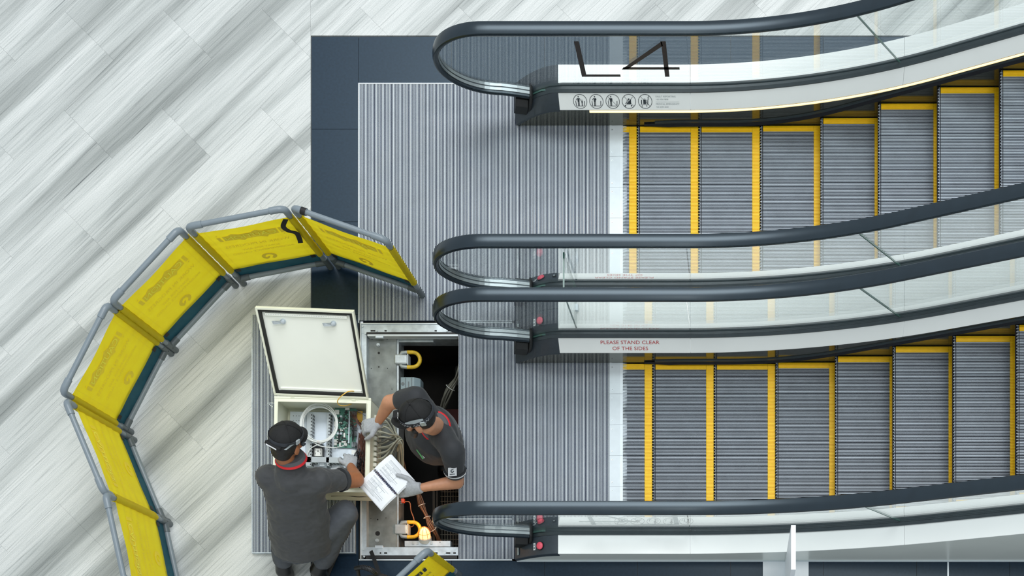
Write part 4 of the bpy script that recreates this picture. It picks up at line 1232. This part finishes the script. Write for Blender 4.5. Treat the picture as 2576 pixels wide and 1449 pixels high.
def ball_cap(parent, c, R, brim=True, b0=.028, hh=.098):
    mb = MB(); n = 28
    rings = []
    for j in range(9):
        t = radians(-2 + 88 * j / 8)
        rings.append([V(c) + R @ V((.0885 * cos(t) * cos(2 * pi * i / n), -.006 + .107 * cos(t) * sin(2 * pi * i / n), b0 + hh * sin(t) * (1 - .04 * cos(4 * pi * i / n)))) for i in range(n)])
    mb.loft(rings)
    cp = mb.build('cap', G['cap_black'], parent, smooth=60)
    if brim:
        mb = MB(); r0, r1 = [], []
        for k in range(13):
            a = radians(-62 + 124 * k / 12); x = sin(a) * .086
            yb = -.006 + .1 * cos(a); yf = yb + .072 * cos(a * .9)
            r0.append((x, yb - .012, .03 - .1 * x * x * 20 * .1)); r1.append((x * .95, yf, .016 - x * x * 2.2))
        mb.loft([[V(c) + R @ V(p) for p in r0], [V(c) + R @ V(p) for p in r1], [V(c) + R @ (V(p) - V((0, 0, .004))) for p in r1], [V(c) + R @ (V(p) - V((0, 0, .006))) for p in r0]], closed=False)
        mb.build('brim', G['cap_black'], cp, smooth=50)
    MB().ell(V(c) + R @ V((0, -.006, .127)), (.008, .008, .004), R, 10, 6).build('cap_button', G['cap_black'], cp, smooth=60)
    mb = MB()
    for k in range(3):
        a = pi / 3 * k + pi / 6
        mb.tube([V(c) + R @ V((.0895 * sin(t) * cos(a), -.006 + .108 * sin(t) * sin(a), b0 + (hh + .0012) * cos(t))) for t in [radians(d) for d in range(-84, 85, 12)]], .0011, 4)
    mb.build('cap_seam', G['black'], cp)
    return cp
def band(c, R, z, h, k=1.04, a0=0, a1=360, tilt=0.0, thick=.003):
    """strap round the cap"""
    n = 40; rr = []
    for i in range(n + 1):
        a = radians(a0 + (a1 - a0) * i / n)
        zz = z + tilt * sin(a)
        ce = sqrt(max(0, 1 - ((zz - .028) / .11) ** 2))
        ring = []
        for dz, dr in ((-h / 2, 0), (h / 2, -.002), (h / 2, thick - .002), (-h / 2, thick)):
            ring.append(V(c) + R @ V(((.0885 * ce * k + dr) * cos(a), -.006 + (.107 * ce * k + dr) * sin(a), zz + dz)))
        rr.append(ring)
    return MB().loft(rr)

# --- crouching technician at the cabinet (back to the camera)
A = thing('person', 'person crouching at the cabinet in a grey polo and black cap, back turned', 'person', P(757, 1420, 0))
back = V((0, -.83, .55)).normalized(); rgt = V((1, 0, 0))
hipR, hipL = P(780, 1368, .31), P(738, 1368, .31)
kneeR, kneeL = P(868, 1292, .43), P(706, 1285, .45)
ankR, ankL = P(800, 1434, .11), P(714, 1434, .11)
shR, shL = P(804, 1208, .73), P(678, 1202, .74)
elR, elL = P(896, 1207, .50), P(752, 1225, .46)
wrR, wrL = P(882, 1172, .33), P(828, 1193, .30)
fA, uA = (.42, .62, -.66), (.25, .60, .74)
hc = P(720, 1113, .98)
RA = frame3(fA, uA)
mb = MB()
tring(mb, [(P(757, 1380, .29), rgt, back, .16, .1), (P(755, 1330, .44), rgt, back, .165, .1), (P(745, 1268, .6), rgt, back, .165, .095), (P(738, 1220, .70), rgt, back, .15, .07)])
mb.cap(P(733, 1190, .76), .055, hc + RA @ V((0, -.02, -.07)), .055)
for sh, el, wr in ((shR, elR, wrR), (shL, elL, wrL)):
    mb.cap(sh, .058, el, .050); mb.cap(el, .050, wr - (wr - el).normalized() * .012, .027); mb.cap(wr, .022, wr + (wr - el).normalized() * .01, .018)
for hp, kn, an in ((hipR, kneeR, ankR), (hipL, kneeL, ankL)):
    mb.cap(hp, .085, kn, .058); mb.cap(kn, .055, an, .038); mb.cap(an, .038, an + V((0, .08, -.06)), .03)
blob(mb, 'body', 'skin_tan', A, .011, 4)
head(A, hc, fA, uA, 'skin_tan')
mb = MB(); mb.ell(hc + RA @ V((0, -.02, .012)), (.083, .09, .088), RA); mb.ell(hc + RA @ V((0, -.045, -.035)), (.066, .055, .06), RA)
blob(mb, 'hair', 'hair', A, .007, 2)
cpA = ball_cap(A, hc, RA, b0=.05, hh=.08)
band(hc, RA, .062, .02, 1.06).build('lamp_strap', G['strap_grey'], cpA, smooth=40)
rb = MB(); rb.bx(-.055, .05, -.128, -.100, .030, .052, R=RA, o=hc); rb.build('battery_pad', G['cap_black'], cpA, bevel=.008)
MB().bx(-.042, .03, -.1295, -.128, .034, .042, R=RA, o=hc).build('reflective_label', G['white_trim'], cpA)
MB().add([hc + RA @ V(p) for p in ((.060, -.100, .038), (.071, -.092, .038), (.095, -.055, .072), (.084, -.075, .072))], [(0, 1, 2, 3)]).build('grey_patch', G['ink_pale'], cpA)
MB().bx(.086, .096, -.03, .0, .05, .078, R=RA, o=hc).build('strap_buckle', G['galv'], cpA, bevel=.002)
MB().bx(.07, .092, .035, .06, .0, .016, R=RA, o=hc).build('safety_glasses', G['ink'], cpA, bevel=.004)
# polo shirt
mb = MB()
tring(mb, [(P(759, 1384, .285), rgt, back, .185, .115), (P(758, 1352, .37), rgt, back, .20, .125), (P(753, 1315, .48), rgt, back, .195, .122), (P(745, 1268, .60), rgt, back, .185, .113), (P(738, 1218, .735), rgt, back, .185, .10), (P(735, 1192, .80), rgt, back, .12, .08)])
mb.cap(P(735, 1204, .77), .105, P(731, 1160, .832), .084)
for sh, el, k in ((shR, elR, .42), (shL, elL, .75)):
    mb.cap(sh, .084, sh.lerp(el, k), .072); mb.cap(P(740, 1215, .74), .09, sh, .075)
blob(mb, 'polo_shirt', 'polo', A, .010, 4, .009, (7, 10, 15))
e = shR.lerp(elR, .42); d = (elR - shR).normalized()
MB().tube([e + d * .040, e + d * .0705, e + d * .071, e + d * .05], [.0725, .065, .058, .05], 24).build('sleeve_hem', G['polo_dark'], A, smooth=40)
nk = P(731, 1151, .872); nd = V((.05, .60, .80)).normalized()
MB().tube([nk - nd * .012, nk + nd * .018, nk + nd * .02, nk + nd * .016], [.091, .078, .072, .064], 28).build('collar', G['collar_grey'], A, smooth=40)
MB().tube([nk - nd * .014, nk - nd * .002, nk - nd * .001], [.0935, .0885, .078], 28).build('collar_trim', G['red_trim'], A, smooth=40)
# trousers
mb = MB()
tring(mb, [(P(757, 1392, .22), rgt, back, .15, .1), (P(757, 1375, .30), rgt, back, .17, .11), (P(755, 1340, .40), rgt, back, .165, .105)])
for hp, kn, an in ((hipR, kneeR, ankR), (hipL, kneeL, ankL)):
    mb.cap(hp, .105, kn, .084); mb.cap(kn, .08, kn.lerp(an, .8), .07)
blob(mb, 'trousers', 'trousers', A, .011, 5, .006, (11, 11, 11))
for an, s in ((ankR, 1), (ankL, -1)):
    mb = MB(); mb.cap({'R': kneeR, 'L': kneeL}['R' if s > 0 else 'L'].lerp(an, .72), .054, an, .052); mb.cap(an, .054, an + V((0, -.02, -.05)), .052); mb.cap(an + V((0, -.035, -.068)), .04, an + V((s * .02, .075, -.07)), .038)
    bt = blob(mb, 'boot', 'boot', A, .009, 3)
    mb = MB(); a0 = an + V((0, -.035, 0)); a1 = an + V((s * .02, .10, 0)); mb.cap(V((a0.x, a0.y, .014)), .013, V((a1.x, a1.y, .014)), .013)
    mb.v = [V((p.x + (p.x - an.x) * 2.0, p.y, p.z)) for p in mb.v]
    mb.build('sole', G['black'], bt)
glove(A, wrR, (-.15, .75, -.55), (.35, .55, .75), -1, (.35, .4, .45, .5), .5)
glove(A, wrL, (.75, .35, -.35), (-.1, .5, .8), 1, (.45, .5, .5, .55), .5)

# --- technician standing in the pit with the manual
B = thing('person', 'person standing in the open pit in a dark polo and black cap, holding the manual', 'person', P(1115, 1105, zp))
fb = V((-.83, -.56, 0)).normalized(); rb_ = fb.cross(V((0, 0, 1)))
sR, sL = P(1046, 1002, .58), P(1137, 1132, .57)
eR, eL = P(980, 1012, .50), P(1149, 1212, .36)
wR, wL = P(950, 1064, .355), P(1052, 1228, .455)
fB, uB = (-.95, -.1, -.2), (-.12, .38, .91)
hb_ = P(1052, 1050, .84); RB = frame3(fB, uB)
pel = P(1108, 1100, -.02); ch0 = P(1098, 1085, .34); tp = P(1094, 1072, .56)
mb = MB()
tring(mb, [(pel - V((0, 0, .08)), rb_, fb, .15, .11), (pel, rb_, fb, .16, .11), (P(1102, 1090, .18), rb_, fb, .15, .11), (ch0, rb_, fb, .17, .12), (P(1094, 1075, .5), rb_, fb, .16, .09), (tp, rb_, fb, .07, .06)])
mb.cap(tp, .06, hb_ + RB @ V((0, -.02, -.07)), .056)
for sh, el, wr in ((sR, eR, wR), (sL, eL, wL)):
    mb.cap(sh, .056, el, .047); mb.cap(el, .047, wr - (wr - el).normalized() * .012, .026); mb.cap(wr, .022, wr + (wr - el).normalized() * .01, .018)
hips = [pel + rb_ * s * .09 - V((0, 0, .06)) for s in (1, -1)]
for i, hp in enumerate(hips):
    kn = hp + V((-.02, -.02, -.40)); an = V((kn.x + .03, kn.y + .02, zp + .09))
    mb.cap(hp, .085, kn, .058); mb.cap(kn, .055, an, .04); mb.cap(an, .04, an + fb * .14 - V((0, 0, .045)), .03)
blob(mb, 'body', 'skin', B, .011, 4)
head(B, hb_, fB, uB, 'skin')
mb = MB(); mb.ell(hb_ + RB @ V((0, -.03, .008)), (.0805, .08, .08), RB)
blob(mb, 'hair', 'hair', B, .007, 2)
mb = MB()
for s in (1, -1): mb.cap(hb_ + RB @ V((s * .067, .03, -.035)), .02, hb_ + RB @ V((s * .05, .062, -.085)), .022)
mb.cap(hb_ + RB @ V((.045, .066, -.09)), .022, hb_ + RB @ V((-.045, .066, -.09)), .022)
blob(mb, 'beard', 'hair', B, .006, 3)
cpB = ball_cap(B, hb_, RB)
band(hb_, RB, .044, .022, 1.045).build('lamp_strap', G['strap_grey'], cpB, smooth=40)
mb = MB()
for k in range(26):
    a0, a1 = radians(100 + k * 5), radians(105 + k * 5); up = k % 2
    def sp(a, z): return hb_ + RB @ V((.0945 * 1.045 * cos(a), -.006 + .1115 * 1.045 * sin(a), z))
    z0, z1 = (.037, .052) if up else (.052, .037)
    mb.add([sp(a0, z0 - .0012), sp(a1, z1 - .0012), sp(a1, z1 + .0012), sp(a0, z0 + .0012)], [(0, 1, 2, 3)])
mb.build('strap_pattern', G['white_trim'], cpB)
MB().bx(-.028, .028, .098, .132, .03, .066, R=RB, o=hb_).build('headlamp', G['cap_black'], cpB, bevel=.006)
MB().bx(-.097, -.088, -.075, -.045, .03, .06, R=RB, o=hb_).build('strap_buckle', G['galv'], cpB, bevel=.002)
MB().bx(-.1, -.09, .0, .016, .03, .06, R=RB, o=hb_).build('strap_slider', G['black'], cpB, bevel=.002)
# round emblem on the front of the cap
nE = V((-.45, .70, .55)).normalized(); ce = V((-.036, .072, .088))
vE = frame3(V((1, .2, 0)), nE); fr_ = (hb_ + RB @ (ce + nE * .012), RB @ (vE @ V((1, 0, 0))), RB @ (vE @ V((0, 1, 0))))
mb = MB(); put2d(mb, *disc2d(0, 0, .019, 20), fr_); mb.build('cap_emblem', G['white_trim'], cpB)
mb = MB(); fr2 = (fr_[0] + RB @ nE * .001, fr_[1], fr_[2]); vs, fs = ring2d(.005, .0115, 20); put2d(mb, vs, fs[3:], fr2); mb.build('emblem_print', G['ink'], cpB)
# pale side panel under the strap
rr = []
for a_ in range(150, 222, 8):
    a = radians(a_); h = .022 * sin(radians((a_ - 150) / 70 * 180)) + .004
    rr.append([hb_ + RB @ V((.0925 * cos(a), -.006 + .1115 * sin(a), .058)), hb_ + RB @ V((.0885 * cos(a), -.006 + .107 * sin(a), .058 + h))])
MB().loft(rr, closed=False).build('cap_panel', G['ink_pale'], cpB, smooth=60)
# shirt
mb = MB()
tring(mb, [(pel - V((0, 0, .10)), rb_, fb, .175, .135), (pel, rb_, fb, .18, .14), (P(1104, 1092, .18) + fb * .03, rb_, fb, .19, .165), (P(1100, 1088, .34) + fb * .03, rb_, fb, .205, .172), (P(1098, 1078, .47) + fb * .02, rb_, fb, .185, .135), (tp - V((0, 0, .03)), rb_, fb, .1, .085)])
for sh, el, k in ((sR, eR, .5), (sL, eL, .48)):
    mb.cap(sh, .08, sh.lerp(el, k), .068); mb.cap(tp - V((0, 0, .06)), .085, sh, .075)
blob(mb, 'polo_shirt', 'polo_dark', B, .011, 5, .005, (8, 8, 9))
nk = tp + V((0, 0, -.005)); nd = (hb_ + RB @ V((0, -.03, -.07)) - nk).normalized()
MB().tube([nk - nd * .012, nk + nd * .012, nk + nd * .014], [.092, .078, .066], 28).build('collar', G['collar_grey'], B, smooth=40)
MB().tube([nk - nd * .014, nk - nd * .002, nk], [.0945, .089, .078], 28).build('collar_trim', G['red_trim'], B, smooth=40)
e = sL.lerp(eL, .48); d = (eL - sL).normalized()
MB().tube([e + d * .035, e + d * .0685, e + d * .069, e + d * .05], [.071, .0605, .054, .05], 24).build('sleeve_hem', G['polo_dark'], B, smooth=40)
MB().tube([e + d * .040, e + d * .048, e + d * .049], [.0715, .0695, .06], 24).build('sleeve_stripe', G['white_trim'], B, smooth=40)
pn = V((.45, -.2, .85)).normalized(); q0 = P(1138, 1187, .535)
frS = (q0, V((.96, .1, -.1)).normalized(), V((.08, .9, .42)).normalized())
pt = MB(); put2d(pt, *poly2d((-.026, -.026), (.026, -.026), (.026, .026), (-.026, .026)), frS)
pt.prism([frS[0] + frS[1] * a + frS[2] * b for a, b in ((-.026, -.026), (.026, -.026), (.026, .026), (-.026, .026))], (0, 0, -.003))
pb = pt.build('sleeve_patch', G['white_trim'], B)
frP = (frS[0] + V((0, 0, .0015)), frS[1], frS[2]); mb = MB(); vs, fs = ring2d(.005, .011, 20); put2d(mb, [(a, b + .005) for a, b in vs], fs[2:], frP); put2d(mb, *line2d(-.016, -.015, .016, -.015, .004), frP); mb.build('patch_print', G['ink'], pb)
# chest badge: green bar with white lettering above
def on_chest(px, py, z): return P(px, py, z)
o1, o2 = P(1053, 1132, .40), P(1066, 1151, .385)
dx = (o2 - o1).normalized(); dn = V((.1, -.25, .96)); dy = dn.cross(dx).normalized()
frB = ((o1 + o2) / 2 + dn * .02, dx, dy); mb = MB(); put2d(mb, *poly2d((-.034, -.010), (.034, -.010), (.034, -.002), (-.034, -.002)), frB); bd = mb.build('chest_badge', G['badge_green'], B)
mb = MB()
for k in range(9): put2d(mb, *poly2d((-.033 + k * .0075, .001), (-.0275 + k * .0075, .001), (-.0275 + k * .0075, .0055), (-.033 + k * .0075, .0055)), frB)
mb.build('badge_lettering', G['white_trim'], bd, kind='stuff')
# trousers and boots
mb = MB()
tring(mb, [(pel - V((0, 0, .16)), rb_, fb, .15, .11), (pel - V((0, 0, .04)), rb_, fb, .172, .13)])
ank = []
for hp in hips:
    kn = hp + V((-.02, -.02, -.40)); an = V((kn.x + .03, kn.y + .02, zp + .09)); ank.append(an)
    mb.cap(hp, .1, kn, .08); mb.cap(kn, .078, an + V((0, 0, .03)), .07)
blob(mb, 'trousers', 'trousers_brown', B, .014, 4, .004)
for an in ank:
    mb = MB(); mb.cap(an + V((0, 0, .06)), .055, an - V((0, 0, .03)), .05); mb.cap(an - V((0, 0, .05)), .04, an + fb * .16 - V((0, 0, .05)), .038)
    blob(mb, 'boot', 'boot', B, .012, 3)
glove(B, wR, (-.80, -.10, -.30), (-.1, .25, .95), -1, (.7, .65, .5, .35), .45, 1.12)
glove(B, wL, (-.94, -.06, -.30), (.0, -.60, .78), 1, (.05, .06, .06, .08), -.1, 1.12)

# ------------------------------------------------------------------ manual in the standing technician's hand
cn = [P(975, 1148, .46), P(1042, 1200, .475), P(962, 1277, .455), P(897, 1222, .44)]
mc = sum(cn, V()) / 4
MN = thing('manual', 'open spiral-bound manual with white printed pages, held over the cabinet corner', 'book', mc)
ex = ((cn[0] - cn[3]) + (cn[1] - cn[2])); hx = ex.length / 4; ex.normalize()      # across the two pages
ey = ((cn[1] - cn[0]) + (cn[2] - cn[3])); hy = ey.length / 4; ey = (ey - ex * ey.dot(ex)).normalized(); ez = ex.cross(ey)
if ez.z < 0: ez = -ez
def pg(x, y): # page surface with a slight arch toward the spine
    return mc + ex * x + ey * y + ez * (.006 * sin(min(1, abs(x) / hx) * pi) - .010 * (x / hx) ** 2 * (1 if x > 0 else .6))
for s in (1, -1):
    for lay, dz in ((0, 0), (1, -.004), (2, -.008)):
        a, b = .006, hx + lay * .003
        rows = [[pg(s * (a + (b - a) * i / 10), y) + ez * dz for y in (-hy + .002 * lay, hy + .003 * lay)] for i in range(11)]
        mb = MB(); mb.loft(rows, closed=False); mb.loft([[p - ez * .0025 for p in r] for r in rows], closed=False)
        for k in (0, 1): mb.loft([[r[k], r[k] - ez * .0025] for r in rows], closed=False)
        mb.add([rows[-1][0], rows[-1][1], rows[-1][1] - ez * .0025, rows[-1][0] - ez * .0025], [(0, 1, 2, 3)])
        page = mb.build('page', G['paper'], MN, smooth=50, recalc=False)
        if lay == 0:
            pr = MB()
            def ln(x, y0, y1, w): pr.loft([[pg(s * x - w / 2, y) + ez * .0007, pg(s * x + w / 2, y) + ez * .0007] for y in (y0, y1)], closed=False)
            for k in range(17):
                xx = .025 + (hx - .045) * k / 16
                y0 = -hy + .03 + (.05 if k % 5 == 2 else 0); y1 = hy - .03 - rnd.random() * .08 - (.06 if 4 < k < 9 else 0)
                ln(xx, y0, y1, .0011 if k % 4 else .0022)
            for yy in (-.05, -.01, .03): pr.loft([[pg(s * x, yy - .0006) + ez * .0007, pg(s * x, yy + .0006) + ez * .0007] for x in (.04, hx * .55)], closed=False)
            pr.build('print', G['ink_pale'], page, recalc=False)
mb = MB()
for k in range(16):
    y = -hy + .012 + (2 * hy - .024) * k / 15
    mb.tube([mc + ey * y + ex * .0085 * cos(a) + ez * (.001 + .0085 * sin(a)) for a in [2 * pi * i / 10 for i in range(11)]], .0021, 5)
    mb.bx(0, .001, 0, .001, 0, .001, o=mc - ez * .003)
mb.build('spiral', G['spiral_blue'], MN, smooth=50)

# ------------------------------------------------------------------ tool bag at the lower edge
BG = thing('tool_bag', 'black soft tool bag with a grip handle and a strap, at the lower edge', 'bag', P(945, 1490, 0))
mb = MB(); c = P(945, 1490, .12)
tring(mb, [(V((c.x, c.y, .02)), V((1, 0, 0)), V((0, 1, 0)), .19, .11), (V((c.x, c.y, .10)), V((1, 0, 0)), V((0, 1, 0)), .20, .12), (V((c.x, c.y, .19)), V((1, 0, 0)), V((0, 1, 0)), .18, .10), (V((c.x, c.y, .23)), V((1, 0, 0)), V((0, 1, 0)), .11, .05)])
mb.cap(P(955, 1452, .2), .03, P(1000, 1462, .18), .03)
blob(mb, 'bag_body', 'bag', BG, .012, 5, .01)
hp_ = curve([P(895, 1430, .24), P(912, 1427, .28), P(932, 1433, .29), P(946, 1444, .26)], 6)
hd = MB().tube(hp_, .015, 12).build('handle', G['black_rubber'], BG, smooth=60)
mb = MB()
for i in range(6, 16, 1):
    p = hp_[i]; d = (hp_[i + 1] - hp_[i - 1]).normalized(); mb.tube([p - d * .0016, p + d * .0016], .0175, 12)
mb.build('grip_rib', G['strap_grey'], hd, smooth=30)
MB().tube(curve([P(900, 1432, .24), P(902, 1446, .22), P(906, 1458, .2)], 4), [.012] * 9, 8).build('handle_loop', G['black'], BG, smooth=60)
pts = curve([P(933, 1386, .03), P(941, 1406, .10), P(950, 1432, .17), P(956, 1455, .22)], 6); rr = []
for i, p in enumerate(pts):
    d = (pts[min(i + 1, len(pts) - 1)] - pts[max(0, i - 1)]).normalized(); s = d.cross(V((0, 0, 1))).normalized() * .0125
    rr.append([p - s, p + s, p + s + V((0, 0, .003)), p - s + V((0, 0, .003))])
MB().loft(rr).build('shoulder_strap', G['bag'], BG, smooth=40)

# ------------------------------------------------------------------ white totem beside the nearer escalator
TT = thing('sign_totem', 'tall white blade totem on a white base, beside the nearer escalator', 'sign', (.26, 1.32, 0))
x0, x1 = FX(1919), FX(2034)
MB().bx(x0, x1, FY(1540), FY(1413), .0005, .012).build('base_plate', G['totem'], TT, bevel=.001)
zt = 1.23; bxm = FX(1996, zt)
MB().bx(bxm - .0135, bxm + .0135, FY(1433, zt), FY(1321, zt), .012, zt).build('blade', G['totem'], TT, bevel=.001)

# ------------------------------------------------------------------ groups of alike things
for o in list(COL.objects):
    if o.parent is None and o.type == 'EMPTY':
        g = {'barrier_panel': 'yellow caution barrier panels', 'landing_plate': 'ribbed landing plates', 'escalator': 'pair of escalators',
             'lifting_eye': 'yellow lifting shackles in the pit', 'cable_bundle': 'cable bundles in the pit', 'person': 'technicians at the pit'}.get(o.name.split('.')[0])
        if g: o['group'] = g
